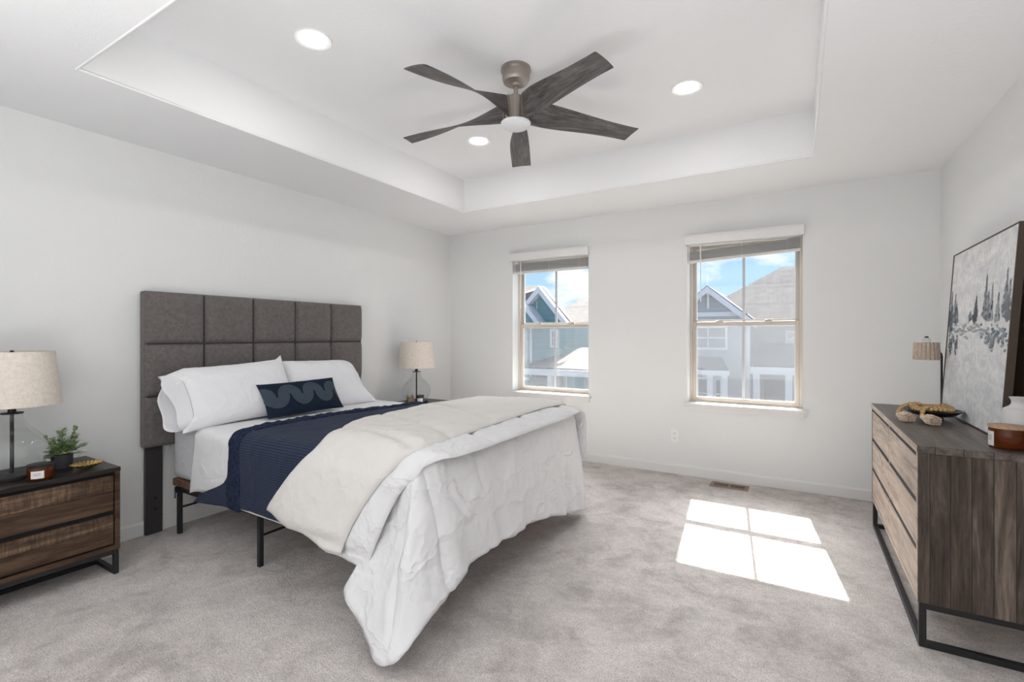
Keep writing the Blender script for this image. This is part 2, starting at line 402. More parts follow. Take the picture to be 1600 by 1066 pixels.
def baseboard(name, p0, p1, n):
    """profile extruded p0->p1, n = inward normal"""
    d = Vector((p1[0]-p0[0], p1[1]-p0[1], 0)); n = Vector((*n, 0)); mb = MB()
    prof = [(0, 0), (0.014, 0), (0.014, 0.072), (0.010, 0.084), (0.004, 0.088), (0, 0.088)]
    mb.poly([Vector((p0[0], p0[1], 0))+n*a+Vector((0, 0, h)) for a, h in prof], d)
    return struct(put(name, mb, M_trim))
baseboard('baseboard_left', (0, -D_), (0, 0), (1, 0))
baseboard('baseboard_back', (0.014, 0), (W_-0.014, 0), (0, -1))
baseboard('baseboard_right', (W_, -7), (W_, 0), (-1, 0))

# ------------------------------------------------------------------ windows
M_almond = flat('almond_vinyl', (0.60, 0.535, 0.465), 0.5)
M_almond_l = flat('almond_vinyl_rail', (0.50, 0.47, 0.43), 0.5)
M_grille = flat('grille_white', (0.55, 0.56, 0.58), 0.5)
M_weather = flat('glazing_bead', (0.80, 0.79, 0.77), 0.5)
def window(idx, x0, x1, tilt, wx, wz):
    z0, z1 = SILL, HEAD; D0 = 0.128; zm = 1.362; fw = 0.022
    mb = MB()
    mb.box(x0, x0+fw, D0, WT, z0, z1); mb.box(x1-fw, x1, D0, WT, z0, z1)
    mb.box(x0+fw, x1-fw, D0, WT, z0, z0+0.010); mb.box(x0+fw, x1-fw, D0, WT, z1-0.03, z1)
    fr = put('window_%d' % idx, mb, M_almond, bevel=0.003); struct(fr)
    ax0, ax1 = x0+fw, x1-fw
    # lower sash (inner track) and upper sash (outer track)
    mb = MB(); s = 0.029; ya, yb = D0+0.012, D0+0.036
    mb.box(ax0, ax0+s, ya, yb, z0+0.010, zm+0.018); mb.box(ax1-s, ax1, ya, yb, z0+0.010, zm+0.018)
    mb.box(ax0+s, ax1-s, ya, yb, z0+0.010, z0+0.040); mb.box(ax0+s, ax1-s, ya, yb, zm-0.018, zm+0.018)
    put('lower_sash', mb, M_almond, fr, bevel=0.003)
    mb = MB(); yc, yd = D0+0.042, D0+0.066; s2 = 0.026
    mb.box(ax0, ax0+s2, yc, yd, zm-0.02, z1-0.03); mb.box(ax1-s2, ax1, yc, yd, zm-0.02, z1-0.03)
    mb.box(ax0+s2, ax1-s2, yc, yd, z1-0.056, z1-0.03); mb.box(ax0+s2, ax1-s2, yc, yd, zm-0.02, zm+0.03)
    put('upper_sash', mb, M_almond_l, fr, bevel=0.003)
    b = 0.006
    for (za, zb, yy, si) in ((z0+0.040, zm-0.018, ya, s), (zm+0.03, z1-0.056, yc, s2)):
        mb = MB(); xa, xb = ax0+si, ax1-si
        mb.box(xa, xa+b, yy+0.002, yy+0.02, za, zb); mb.box(xb-b, xb, yy+0.002, yy+0.02, za, zb)
        mb.box(xa, xb, yy+0.002, yy+0.02, za, za+b); mb.box(xa, xb, yy+0.002, yy+0.02, zb-b, zb)
        put('glazing_bead', mb, M_weather, fr)
        gp = put('glass', MB().box(xa, xb, yy+0.011, yy+0.0125, za, zb), M_pane, fr)
        xm = (xa+xb)/2
        put('muntin', MB().box(xm-0.011, xm+0.011, yy+0.006, yy+0.0175, za, zb), M_grille, fr)
    put('insect_screen', MB().box(ax0+0.01, ax1-0.01, yd+0.003, yd+0.0035, z0+0.012, zm), M_screen, fr)
    for q in (0.27, 0.73):
        mb = MB(); xc = ax0+(ax1-ax0)*q
        mb.box(xc-0.028, xc+0.028, ya+0.004, ya+0.022, zm+0.02, zm+0.028); mb.lathe([(0.009, 0), (0.009, 0.008)], 14, (xc, ya+0.013, zm+0.028)); mb.box(xc, xc+0.03, ya+0.008, ya+0.016, zm+0.029, zm+0.035)
        put('sash_lock', mb, M_almond_l, fr, bevel=0.001)
    # sill board with horns
    mb = MB()
    sl = put('trim_%d' % (idx+1), mb.box(x0-0.03, x1+0.03, -0.032, 0.0, SILL-0.018, SILL+0.001).box(x0-0.012, x1+0.012, -0.014, 0.0, SILL-0.066, SILL-0.018).box(x0, x1, 0.0, D0, SILL-0.0005, SILL+0.001), M_trim, bevel=0.004); struct(sl)
    # liner of the reveal: bright drywall returns
    # blind: valance, gathered slats, bottom rail, wand
    t = thing('window_blind', ((x0+x1)/2, -0.02, 1.9), 'x', 'blind')
    off = t.location
    mb = MB(); mb.box(x0-0.015, x1+0.012, -0.045, -0.036, 2.062, 2.14); mb.box(x0-0.015, x0-0.008, -0.036, -0.001, 2.062, 2.14); mb.box(x1+0.005, x1+0.012, -0.036, -0.001, 2.062, 2.14)
    mb.box(x0-0.018, x1+0.015, -0.049, -0.036, 2.132, 2.148)
    put('valance', mb, M_trim, t, bevel=0.003, off=off)
    put('headrail', MB().box(x0+0.006, x1-0.006, 0.002, 0.050, 2.058, 2.098), M_white, t, off=off)
    nS = 10
    for k in range(nS):
        za = 1.954+0.0085*k; zb = 1.960+0.0085*k
        if tilt: za -= 0.030; zb += 0.010
        f = 0.4+0.6*(k/nS)
        jit = 0.004*sin(k*2.1+idx)
        mb = MB()
        vs = []
        y0_, y1_ = 0.004+jit*0.4, 0.053
        for (x, zz) in ((x0+0.012, za), (x1-0.014, zb)):
            vs.append([(x, y0_, zz), (x, (y0_+y1_)/2, zz+0.0025), (x, y1_, zz)])
        top = [[mb.b.verts.new((p[0], p[1], p[2]+0.0026)) for p in row] for row in vs]; bot = [[mb.b.verts.new(p) for p in row] for row in vs]
        for j in (0, 1):
            mb.b.faces.new((top[0][j], top[1][j], top[1][j+1], top[0][j+1])); mb.b.faces.new((bot[0][j], bot[0][j+1], bot[1][j+1], bot[1][j]))
        mb.b.faces.new((top[0][0], bot[0][0], bot[1][0], top[1][0])); mb.b.faces.new((top[0][2], top[1][2], bot[1][2], bot[0][2]))
        for e_ in (0, 1):
            mb.b.faces.new((top[e_][0], top[e_][1], top[e_][2], bot[e_][2], bot[e_][1], bot[e_][0]))
        put('slat', mb, M_slatw, t, off=off)
    zl, zr = (1.905, 1.944) if tilt else (1.925, 1.932)
    mb = MB(); mb.poly([(x0+0.012, 0.004, zl), (x1-0.014, 0.004, zr), (x1-0.014, 0.004, zr+0.020), (x0+0.012, 0.004, zl+0.020)], (0, 0.05, 0))
    put('bottom_rail', mb, M_slatw, t, bevel=0.003, off=off)
    for q in (0.12, 0.5, 0.88):
        xc = x0+(x1-x0)*q; put('ladder_cord', MB().tube([(xc, 0.0015, zl+(zr-zl)*q-0.002), (xc, 0.0015, 2.06)], 0.0014, 6), M_white, t, off=off)
    put('tilt_wand', MB().tube([(wx, -0.006, 2.06), (wx, -0.006, wz)], 0.0042, 6), M_white, t, smooth=True, off=off)
    return t
M_slatw = flat('blind_slat', (0.66, 0.64, 0.62), 0.5)
b1 = window(1, *WIN[0], False, 0.96, 1.55)
b2 = window(2, *WIN[1], True, 2.795, 1.55)
b1['label'] = 'raised white horizontal blind hanging level over the narrower left window beside the far lamp'
b2['label'] = 'raised white horizontal blind with crooked slats over the right window near the dresser'
b1['group'] = b2['group'] = 'raised window blinds'

# ------------------------------------------------------------------ ceiling fixtures
def downlight(x, y, label):
    t = thing('recessed_light', (x, y, TH_), label, 'ceiling light', 'recessed ceiling lights')
    put('trim_ring', MB().lathe([(0.092, 0), (0.090, -0.006), (0.066, -0.004), (0.060, 0.0)], 48, caps=False), M_white, t, smooth=True)
    put('lens', MB().lathe([(0.0, -0.0035), (0.066, -0.0035), (0.066, 0.0)], 48, caps=False), M_can, t)
downlight(1.435, -2.956, 'round recessed ceiling light left of the fan, largest and nearest of the lit ones')
downlight(2.962, -1.494, 'round recessed ceiling light right of the fan, on the window side')
downlight(1.432, -1.483, 'small round recessed ceiling light seen just under the left fan blades')

def fan():
    cx, cy = 2.18, -2.20
    t = thing('ceiling_fan', (cx, cy, TH_), 'five-blade ceiling fan with dark grey wood blades and brushed nickel hub', 'ceiling fan')
    Z = -TH_
    put('canopy', MB().lathe([(0.0, 0.0), (0.083, 0.0), (0.085, -0.018), (0.077, -0.026), (0.077, -0.062), (0.068, -0.080), (0.035, -0.084), (0.0, -0.084)], 48, caps=False), M_bronze, t, smooth=True)
    put('downrod', MB().lathe([(0.0125, -0.08), (0.0125, -0.165)], 20).lathe([(0.022, -0.083), (0.018, -0.098)], 20), M_bronze, t, smooth=True)
    put('motor_housing', MB().lathe([(0.0, -0.150), (0.018, -0.150), (0.020, -0.156), (0.028, -0.160), (0.030, -0.170), (0.060, -0.172), (0.066, -0.178), (0.066, -0.292), (0.070, -0.300), (0.0, -0.300)], 48, caps=False), M_bronze, t, smooth=True)
    for k in range(10):
        a = radians(-99+36+36*k)
        put('housing_rib', MB().box(-0.006, 0.006, 0.060, 0.0735, -0.30, -0.172, Matrix.Rotation(a-pi/2, 4, 'Z')), M_bronze, t, bevel=0.002)
    put('light_lens', MB().lathe([(0.0, -0.341), (0.04, -0.339), (0.068, -0.330), (0.082, -0.317), (0.084, -0.306), (0.0, -0.302)], 48, caps=False), flat('frosted_lens', (0.74, 0.75, 0.76), 0.35), t, smooth=True)
    for k in range(5):
        a = radians(-99+72*k)
        n, m = 34, 9; top = np.zeros((n, m, 3)); bot = np.zeros((n, m, 3))
        for i in range(n):
            s = i/(n-1); r = 0.072+s*(0.725-0.072)
            ph = radians(8+74*(1-s)**2.2); c = 0.128+0.004*s
            
            zc = -0.236-0.060*s
            for j in range(m):
                q = (j/(m-1)-0.5)
                rr = r-0.022*(q+0.5)*s
                cw = q*c
                arch = 0.004*(1-(2*q)**2)
                y = cw*cos(ph)-arch*sin(ph)*-1; z = zc-cw*sin(ph)+arch*cos(ph)
                th = 0.004*(1-(2*q)**6*0.7)
                top[i, j] = (rr, y, z+th); bot[i, j] = (rr, y, z-th)
        mb = MB(); A = mb.grid(top); B = mb.grid(bot)
        for i in range(n-1):
            for j in (0, m-1): mb.b.faces.new((A[i][j], A[i+1][j], B[i+1][j], B[i][j]))
        for j in range(m-1):
            for i in (0, n-1): mb.b.faces.new((A[i][j], A[i][j+1], B[i][j+1], B[i][j]))
        o = put('blade', mb, M_blade, t, smooth=True, angle=50); o.rotation_euler[2] = a
fan()

# ------------------------------------------------------------------ outlet and floor vent
t = thing('wall_outlet', (2.572, 0, 0.343), 'white duplex wall outlet below and left of the right window', 'outlet')
put('cover_plate', MB().box(-0.035, 0.035, -0.006, 0, -0.057, 0.057), M_white, t, bevel=0.003)
for zz in (-0.022, 0.022):
    rc = put('receptacle', MB().box(-0.017, 0.017, -0.0085, -0.006, zz-0.015, zz+0.015), M_white, t, bevel=0.001)
    put('slots', MB().box(-0.009, -0.0065, -0.0092, -0.008, zz-0.001, zz+0.008).box(0.0065, 0.009, -0.0092, -0.008, zz-0.001, zz+0.008).box(-0.0025, 0.0025, -0.0092, -0.008, zz-0.010, zz-0.006), M_gap, rc)
t = thing('floor_vent', (3.047, -0.170, 0), 'tan metal floor register with dark slots near back baseboard', 'vent')
M_tan = flat('tan_metal', (0.30, 0.23, 0.18), 0.5, 0.2)
mb = MB(); mb.box(-0.145, 0.145, -0.068, -0.046, 0.001, 0.008).box(-0.145, 0.145, 0.046, 0.068, 0.001, 0.008).box(-0.145, -0.118, -0.046, 0.046, 0.001, 0.008).box(0.118, 0.145, -0.046, 0.046, 0.001, 0.008).box(-0.006, 0.006, -0.046, 0.046, 0.001, 0.008)
put('frame', mb, M_tan, t)
put('duct_opening', MB().box(-0.12, 0.12, -0.048, 0.048, 0.0005, 0.002), M_gap, t)
for k in range(18):
    x = -0.110+0.0126*k if k < 9 else 0.0105+0.0126*(k-9)
    if k >= 9 or True: put('louver', MB().box(x-0.0022, x+0.0022, -0.046, 0.046, 0.002, 0.0075), M_tan, t)
#@@PART2
# ------------------------------------------------------------------ exterior
M_teal = m_siding = None
def siding(name, c, step=0.18, vert=False):
    k = NM(name, 0.85, spec=0.1); sp = k.node('ShaderNodeSeparateXYZ'); k.l.new(k.coord(), sp.inputs[0])
    f = k.math('FRACT', k.math('DIVIDE', sp.outputs[0 if vert else 2], step)); c = np.array(c)
    k.base(k.ramp(f, [(0.0, tuple(c*0.72)), (0.10, tuple(c)), (1.0, tuple(c*1.03))])); k.bump(f, 0.4, 0.02); return k.m
def shingle(name, c):
    k = NM(name, 0.95, spec=0.1); v = k.coord((1, 1, 1)); c = np.array(c)
    br = k.node('ShaderNodeTexBrick'); k.l.new(k.coord((1, 1, 1), (radians(60), 0, 0)), br.inputs['Vector'])
    br.inputs['Scale'].default_value = 3.2; br.inputs['Color1'].default_value = (*c, 1); br.inputs['Color2'].default_value = (*(c*0.8), 1)
    br.inputs['Mortar'].default_value = (*(c*0.6), 1); br.inputs['Mortar Size'].default_value = 0.03; br.inputs['Row Height'].default_value = 0.45
    k.base(k.mix(0.6, br.outputs['Color'], k.ramp(k.noise(v, 5, 4, 0.7), [(0.3, tuple(c*0.7)), (0.7, tuple(c*1.25))]))); return k.m
X_teal = siding('teal_siding', (0.13, 0.235, 0.26)); X_grey = siding('pale_grey_siding', (0.31, 0.32, 0.34)); X_wht = flat('house_trim_white', (0.52, 0.52, 0.53), 0.7)
X_roof = shingle('pale_shingles', (0.155, 0.142, 0.132)); X_droof = shingle('grey_shingles', (0.13, 0.128, 0.135)); X_win = NM('house_window_dark', 0.15, (0.10, 0.115, 0.135), 0, 0.6).m
X_door = flat('porch_shadow_grey', (0.16, 0.165, 0.18), 0.7); X_ground = NM('street_ground', 0.95, (0.16, 0.158, 0.15)).m
struct(put('ground', MB().box(-60, 60, 0.6, 90, -3.3, -3.1), X_ground))
def hwin(t, x0, x1, z0, z1, y, bars=1, o=(0, 0, 0)):
    f = put('window', MB().box(x0-.08, x0, y-.05, y, z0-.08, z1+.08).box(x1, x1+.08, y-.05, y, z0-.08, z1+.08).box(x0, x1, y-.05, y, z0-.08, z0).box(x0, x1, y-.05, y, z1, z1+.08)
        .box((x0+x1)/2-.02, (x0+x1)/2+.02, y-.04, y, z0, z1).box(x0, x1, y-.04, y, (z0+z1)/2-.02, (z0+z1)/2+.02), X_wht, t, off=o)
    put('pane', MB().box(x0, x1, y-.02, y-.005, z0, z1), X_win, f, off=o)
# white and grey gabled house across the street (right window)
o = (2.0, 16, -3.1)
t = thing('house', o, 'pale grey two storey house with white gable and hip roof seen through the right window', 'house')
yf = 14.0
put('gable_wall', MB().poly([(-2.2, yf, -3.1), (2.05, yf, -3.1), (2.05, yf, 1.78), (0.74, yf, 2.86), (-2.2, yf, 0.45)], (0, 3, 0)), X_grey, t, off=o)
mb = MB()
mb.poly([(0.74, yf-.35, 3.02), (2.30, yf-.35, 1.72), (2.22, yf-.35, 1.56), (0.74, yf-.35, 2.80)], (0, 3.4, 0)).poly([(0.74, yf-.35, 3.02), (0.74, yf-.35, 2.80), (-1.6, yf-.35, 0.90), (-1.68, yf-.35, 1.06)], (0, 3.4, 0))
put('gable_trim', mb, X_wht, t, off=o)
mb = MB(); mb.poly([(0.74, yf-.30, 3.06), (2.34, yf-.30, 1.74), (2.30, yf-.30, 1.70), (0.74, yf-.30, 3.0)], (0, 3.4, 0)).poly([(0.74, yf-.3, 3.06), (0.74, yf-.3, 3.0), (-1.6, yf-.3, 1.02), (-1.68, yf-.3, 1.06)], (0, 3.4, 0))
put('gable_roof', mb, X_droof, t, off=o)
put('trim_band', MB().box(-1.0, 2.02, yf-.06, yf, 1.96, 2.12).box(0.70, 0.78, yf-.08, yf, 2.25, 2.85).box(1.97, 2.09, yf-.05, yf, -3.1, 1.75), X_wht, t, off=o)
hwin(t, 0.15, 1.30, 0.85, 1.55, yf, o=o)
put('porch_roof', MB().poly([(-1.5, yf-1.3, .10), (1.55, yf-1.3, .10), (1.30, yf-.85, .50), (-1.5, yf-.85, .50)], (0, 0, .05)), X_droof, t, off=o)
put('porch_fascia', MB().box(-1.5, 1.58, yf-1.36, yf-1.28, -.04, .12), X_wht, t, off=o)
for x in (0.98, 1.42, -0.3): put('porch_column', MB().box(x-.09, x+.09, yf-1.3, yf-1.12, -3.1, -.04), X_wht, t, off=o)
hwin(t, 0.0, 0.75, -1.3, -.3, yf, o=o); hwin(t, 1.0, 1.3, -1.3, -.3, yf, o=o)
put('wing_wall', MB().box(2.05, 7.0, yf+1.2, yf+6, -3.1, 1.9), X_grey, t, off=o)
yr = yf+1.2
mb = MB(); A = (-0.6, yr-.4, 1.72); B = (7.4, yr-.4, 1.72); Cc = (7.4, yr+6.5, 1.72); Dd = (-0.6, yr+6.5, 1.72); R1 = (2.9, yr+2.7, 4.05); R2 = (3.6, yr+2.7, 4.05)
v = [mb.b.verts.new(p) for p in (A, B, Cc, Dd, R1, R2)]
for f in ((0, 1, 5, 4), (1, 2, 5), (2, 3, 4, 5), (3, 0, 4), (3, 2, 1, 0)): mb.b.faces.new([v[i] for i in f])
put('hip_roof', mb, X_roof, t, off=o)
put('eave_fascia', MB().box(2.3, 7.4, yr-.5, yr-.4, 1.60, 1.76), X_wht, t, off=o)
put('roof_vent', MB().box(1.55, 1.75, yr+1.6, yr+1.8, 2.8, 3.10).box(1.80, 1.90, yr+1.9, yr+2.0, 2.95, 3.25), X_win, t, off=o)
put('dormer_outline', MB().poly([(2.9, yr+.60, 2.30), (4.6, yr+.60, 2.30), (4.6, yr+1.5, 3.02), (2.9, yr+1.5, 3.02)], (0, -.05, .05)), X_roof, t, off=o)
hwin(t, 3.2, 3.7, 1.02, 1.38, yr, o=o)
put('side_porch_roof', MB().poly([(2.2, yr-1.5, .20), (5.5, yr-1.5, .20), (5.5, yr-.75, .95), (2.2, yr-.75, .95)], (0, 0, .06)), X_droof, t, off=o)
put('side_porch_fascia', MB().box(2.12, 5.5, yr-1.58, yr-1.48, -.02, .22), X_wht, t, off=o)
for x in (2.30, 3.25): put('porch_column', MB().box(x-.1, x+.1, yr-1.5, yr-1.3, -3.1, 0), X_wht, t, off=o)
put('porch_door', MB().box(2.45, 3.1, yr-.04, yr, -3.1, -.3), X_door, t, off=o); hwin(t, 3.45, 3.9, -1.3, -.4, yr, o=o)
# teal house (left window)
o = (-5, 12, -3.1)
t = thing('house', o, 'teal two storey house with white trimmed gables seen through the left window', 'house')
y = 10.0
put('gable_wall', MB().poly([(-6.5, y, -3.1), (-3.06, y, -3.1), (-3.06, y, 1.75), (-3.94, y, 2.76), (-4.85, y, 1.75), (-6.5, y, 1.75)], (0, .3, 0)), X_teal, t, off=o)
put('wall', MB().box(-7.5, -3.06, y+.3, y+2.5, -3.1, 1.62), X_teal, t, off=o)
mb = MB(); mb.poly([(-3.94, y-.25, 2.93), (-2.86, y-.25, 1.66), (-2.98, y-.25, 1.56), (-3.94, y-.25, 2.70)], (0, .25, 0)).poly([(-3.94, y-.25, 2.93), (-3.94, y-.25, 2.70), (-4.50, y-.25, 2.13), (-4.56, y-.25, 2.27)], (0, .25, 0))
mb.poly([(-4.26, y-.55, 2.30), (-3.68, y-.55, 1.62), (-3.78, y-.55, 1.52), (-4.26, y-.55, 2.10)], (0, .55, 0)).poly([(-4.26, y-.55, 2.30), (-4.26, y-.55, 2.10), (-4.80, y-.55, 1.60), (-4.86, y-.55, 1.74)], (0, .55, 0))
put('gable_trim', mb, X_wht, t, off=o)
put('small_gable', MB().poly([(-4.26, y-.4, 2.18), (-3.74, y-.4, 1.58), (-4.80, y-.4, 1.58)], (0, .4, 0)), X_teal, t, off=o)
mb = MB(); mb.poly([(-3.94, y, 2.95), (-2.80, y, 1.64), (-3.94, y, 2.6)], (0, .32, 0)); mb.poly([(-3.94, y+.05, 2.88), (-5.17, y+2.4, 3.22), (-9, y+2.4, 3.22), (-9, y-.3, 1.70), (-4.95, y-.3, 1.70)], (0, 0, .04))
put('roof', mb, X_roof, t, off=o)
put('corner_board', MB().box(-4.36, -4.28, y-.05, y, -3.1, 1.6).box(-3.10, -3.02, y-.05, y+.05, -3.1, .2).box(-4.12, -4.07, y-.04, y, -3.1, -.2).box(-5.2, -4.07, y-.04, y, -.25, -.16), X_wht, t, off=o)
hwin(t, -3.52, -3.40, .95, 1.42, y, o=o)
put('porch_wall', MB().box(-3.75, -3.1, y-1.2, y, -3.1, -.02), siding('stone_grey_siding', (0.22, 0.225, 0.24), .1), t, off=o)
put('porch_roof', MB().poly([(-3.9, y-1.5, .25), (-1.4, y-1.5, .22), (-1.4, y+1.0, .80), (-2.9, y+1.0, .80)], (0, 0, .07)), X_roof, t, off=o)
put('porch_fascia', MB().box(-3.9, -1.4, y-1.6, y-1.48, .08, .26), X_wht, t, off=o)
put('porch_column', MB().box(-3.02, -2.88, y-1.4, y-1.26, -3.1, .1), X_wht, t, off=o)
o = (-4, 17, -3.1)
t = thing('house', o, 'grey house with pale hip roof behind the teal house', 'house')
y = 14.0
put('wall', MB().box(-5.3, -2.7, y, y+5, -3.1, 1.8), X_grey, t, off=o)
mb = MB(); v = [mb.b.verts.new(p) for p in ((-6.2, y-.4, 1.75), (-2.4, y-.4, 1.75), (-2.4, y+5.4, 1.75), (-6.2, y+5.4, 1.75), (-4.9, y+2.4, 3.10), (-4.6, y+2.4, 3.10))]
for f in ((0, 1, 5, 4), (1, 2, 5), (2, 3, 4, 5), (3, 0, 4), (3, 2, 1, 0)): mb.b.faces.new([v[i] for i in f])
put('hip_roof', mb, X_roof, t, off=o)
for x in (-4.75, -4.35, -3.95): hwin(t, x-.12, x+.12, 1.36, 1.62, y, o=o)
put('lower_roof', MB().poly([(-5.3, y-1.2, .45), (-2.7, y-1.2, .45), (-2.7, y, 1.22), (-5.3, y, 1.22)], (0, 0, .06)), X_droof, t, off=o)
hwin(t, -4.1, -3.75, -.9, -.35, y, o=o); hwin(t, -4.95, -4.6, -.9, -.35, y, o=o)
mb = MB().box(-5.2, -2.7, y-1.3, y-1.24, -1.05, -.98).box(-5.2, -2.7, y-1.3, y-1.24, -1.75, -1.70)
for i in range(23): mb.box(-5.2+.105*i, -5.17+.105*i, y-1.29, y-1.25, -1.75, -1)
put('porch_railing', mb, X_wht, t, off=o)

# ------------------------------------------------------------------ headboard
t = thing('headboard', (0.0, -2.285, 0.0), 'tall grey upholstered headboard with square tufted panels against the left wall', 'headboard')
HY0, HY1, HZ0, HZ1 = -3.14, -1.430, 0.555, 1.530
o_ = t.location
put('backing', MB().box(0.016, 0.085, HY0, HY1, HZ0, HZ1), M_head, t, bevel=0.010, off=o_)
put('seams', MB().box(0.083, 0.0905, HY0+.012, HY1-.012, HZ0+.012, HZ1-.012), M_gap2, t, off=o_)
ny = 5; cwd = (HY1-HY0-.0)/ny; rows = [(HZ0, 0.872), (0.872, 1.200), (1.200, HZ1)]
def tile(y0, y1, z0, z1, th, mat, parent, x=0.084):
    n = 15; P = np.zeros((n, n, 3)); g = 0.0012
    for i in range(n):
        for j in range(n):
            a = 2*i/(n-1)-1; b = 2*j/(n-1)-1
            a = math.copysign(abs(a)**0.55, a); b = math.copysign(abs(b)**0.55, b)
            h = ((1-abs(a)**7)*(1-abs(b)**7))**0.45
            P[i, j] = (x+th*h, (y0+y1)/2+a*((y1-y0)/2-g), (z0+z1)/2+b*((z1-z0)/2-g))
    mb = MB(); V = mb.grid(P)
    return put('tufted_square', mb, mat, parent, smooth='full', off=o_)
for i in range(ny):
    for (z0, z1) in rows: tile(HY0+cwd*i, HY0+cwd*(i+1), z0, z1, 0.036, M_head, t)
for (ya, yb) in ((-3.118, -3.022), (-1.548, -1.452)):
    lg = put('leg', MB().box(0.017, 0.042, ya, yb, 0.0, 0.60), M_headleg, t, bevel=0.004, off=o_)
    for zz in (0.225, 0.155): put('bolt_hole', MB().lathe([(0.0, 0), (0.010, 0), (0.010, 0.0015), (0, 0.0015)], 18, M=Matrix.Translation((0.042, (ya+yb)/2+.006, zz)) @ Matrix.Rotation(pi/2, 4, 'Y')), M_gap, lg, off=o_)

# ------------------------------------------------------------------ bed frame + foundation + mattress
BX0, BX1, BY0, BY1 = 0.135, 2.165, -3.005, -1.485
t = thing('bed_frame', (1.15, -2.245, 0), 'black metal platform bed frame with thin legs under the white and navy bedding', 'bed frame')
o_ = t.location
mb = MB(); fz0, fz1 = .268, .300
mb.box(BX0+.02, BX1-.03, BY0+.012, BY0+.036, fz0, fz1).box(BX0+.02, BX1-.03, BY1-.036, BY1-.012, fz0, fz1).box(BX0+.02, BX1-.03, -2.257, -2.233, fz0, fz1)
for x in (BX0+.02, 1.03, BX1-.055): mb.box(x, x+.024, BY0+.036, BY1-.036, fz0+.001, fz1-.001)
put('rails', mb, M_black, t, off=o_)
for x in (0.175, 1.034, 1.85):
    for y in (-2.985, -2.245, -1.505):
        put('leg', MB().box(x-.0125, x+.0125, y-.0125, y+.0125, 0, fz0), M_black, t, bevel=.002, off=o_)
    put('cross_brace', MB().tube([(x, -2.985, .165), (x, -1.505, .165)], .007, 8), M_black, t, off=o_)
mb = MB()
for k in range(7):   # bracket with adjustment teeth near the head leg
    mb.box(.146+.001*k, .158, -3.0045, -2.998, .225+.010*k, .231+.010*k)
mb.box(.158, .186, -3.0045, -2.998, .262, .299)
put('head_bracket', mb, M_black, t, off=o_)
fo = put('foundation_panel', MB().box(BX0-.015, BX1-.02, BY0+.004, BY1-.004, .301, .346), M_slat, bevel=.004)
tag(fo, 'brown wooden slat board under the grey mattress side, seen beside the headboard leg', 'bed base')
mz0, mz1 = .347, .684
n = 40
mt = put('mattress', MB().box(BX0-.015, BX1-.01, BY0, BY1, mz0, mz1), M_matt, bevel=.045, seg=5, smooth=True)
tag(mt, 'thick mattress with pale grey fitted cover beside the grey headboard', 'mattress')

# ------------------------------------------------------------------ cloth helpers
def wrk(p, amp, sc, dirv=(1, 1, 1), sh=3.0):
    v = Vector((p[0]*sc*dirv[0], p[1]*sc*dirv[1], p[2]*sc*dirv[2]))
    a = noise.noise(v+Vector((3.1, 7.7, 1.3))); b = noise.noise(v*2.3+Vector((9.1, 2.2, 4.4)))
    return amp*((1-min(1, abs(a)*2.6))**sh + 0.5*(1-min(1, abs(b)*2.6))**sh) + amp*0.5*noise.noise(v*0.7)
def normals(P):
    du = np.gradient(P, axis=0); dv = np.gradient(P, axis=1); N_ = np.cross(du, dv)
    l = np.linalg.norm(N_, axis=2, keepdims=True); l[l < 1e-9] = 1; return N_/l
def sheet(name, P, up, thick, mat, parent=None, off=None, puff=None, uv=None, flip=False, subsurf=0):
    """closed cloth slab: P base surface (n,m,3); thickness grid 'puff' outward, 'thick' base thickness"""
    Nn = normals(P)
    mid = Nn[P.shape[0]//2, P.shape[1]//2]
    if np.dot(mid, up) < 0: Nn = -Nn
    n, m = P.shape[:2]
    top = P + Nn*(thick + (puff if puff is not None else 0))[..., None] if not np.isscalar(thick) or puff is not None else P+Nn*thick
    mb = MB(); A = mb.grid(top); B = mb.grid(P)
    for i in range(n-1):
        for j in (0, m-1): mb.b.faces.new((A[i][j], A[i+1][j], B[i+1][j], B[i][j]))
    for j in range(m-1):
        for i in (0, n-1): mb.b.faces.new((A[i][j], A[i][j+1], B[i][j+1], B[i][j]))
    if uv is not None:
        lay = mb.b.loops.layers.uv.new('UVMap'); mb.b.verts.index_update()
        flatuv = np.concatenate([uv.reshape(-1, 2), uv.reshape(-1, 2)])
        for f in mb.b.faces:
            for l in f.loops: l[lay].uv = flatuv[l.vert.index]
    return put(name, mb, mat, parent, smooth='full', off=off, subsurf=subsurf)
YN, YF, ZT = -3.005, -1.485, 0.684
def prof(q, o):
    """q = arc position measured from the near top edge (0), <0 hangs down near side, >W hangs on far side"""
    R = .045+o; yn, yf, zt = YN-o, YF+o, ZT+o; a = pi*R/4; Wt = (yf-yn)-2*R+2*a
    if q < -a: return (yn, zt-R+(q+a))
    if q < a:
        th = (q+a)/R; return (yn+R-R*cos(th), zt-R+R*sin(th))
    if q < Wt-a: return (yn+R+(q-a), zt)
    if q < Wt+a:
        th = (q-(Wt-a))/R; return (yf-R+R*sin(th), zt-R+R*cos(th))
    return (yf, zt-R-(q-Wt-a))
def qz(z, o):  # near side
    R = .045+o; return (z-(ZT+o-R))-pi*R/4
def qy(y, o):
    R = .045+o; return y-(YN-o+R)+pi*R/4
def qzf(z, o):
    R = .045+o; a = pi*R/4; Wt = (YF-YN+2*o)-2*R+2*a; return Wt+a+(ZT+o-R-z)
def ip(q, tab): return float(np.interp(q, [a for a, _ in tab], [b for _, b in tab]))
def smooth1(a, k):
    for _ in range(k): a[1:-1] = (a[:-2]+2*a[1:-1]+a[2:])/4
    return a
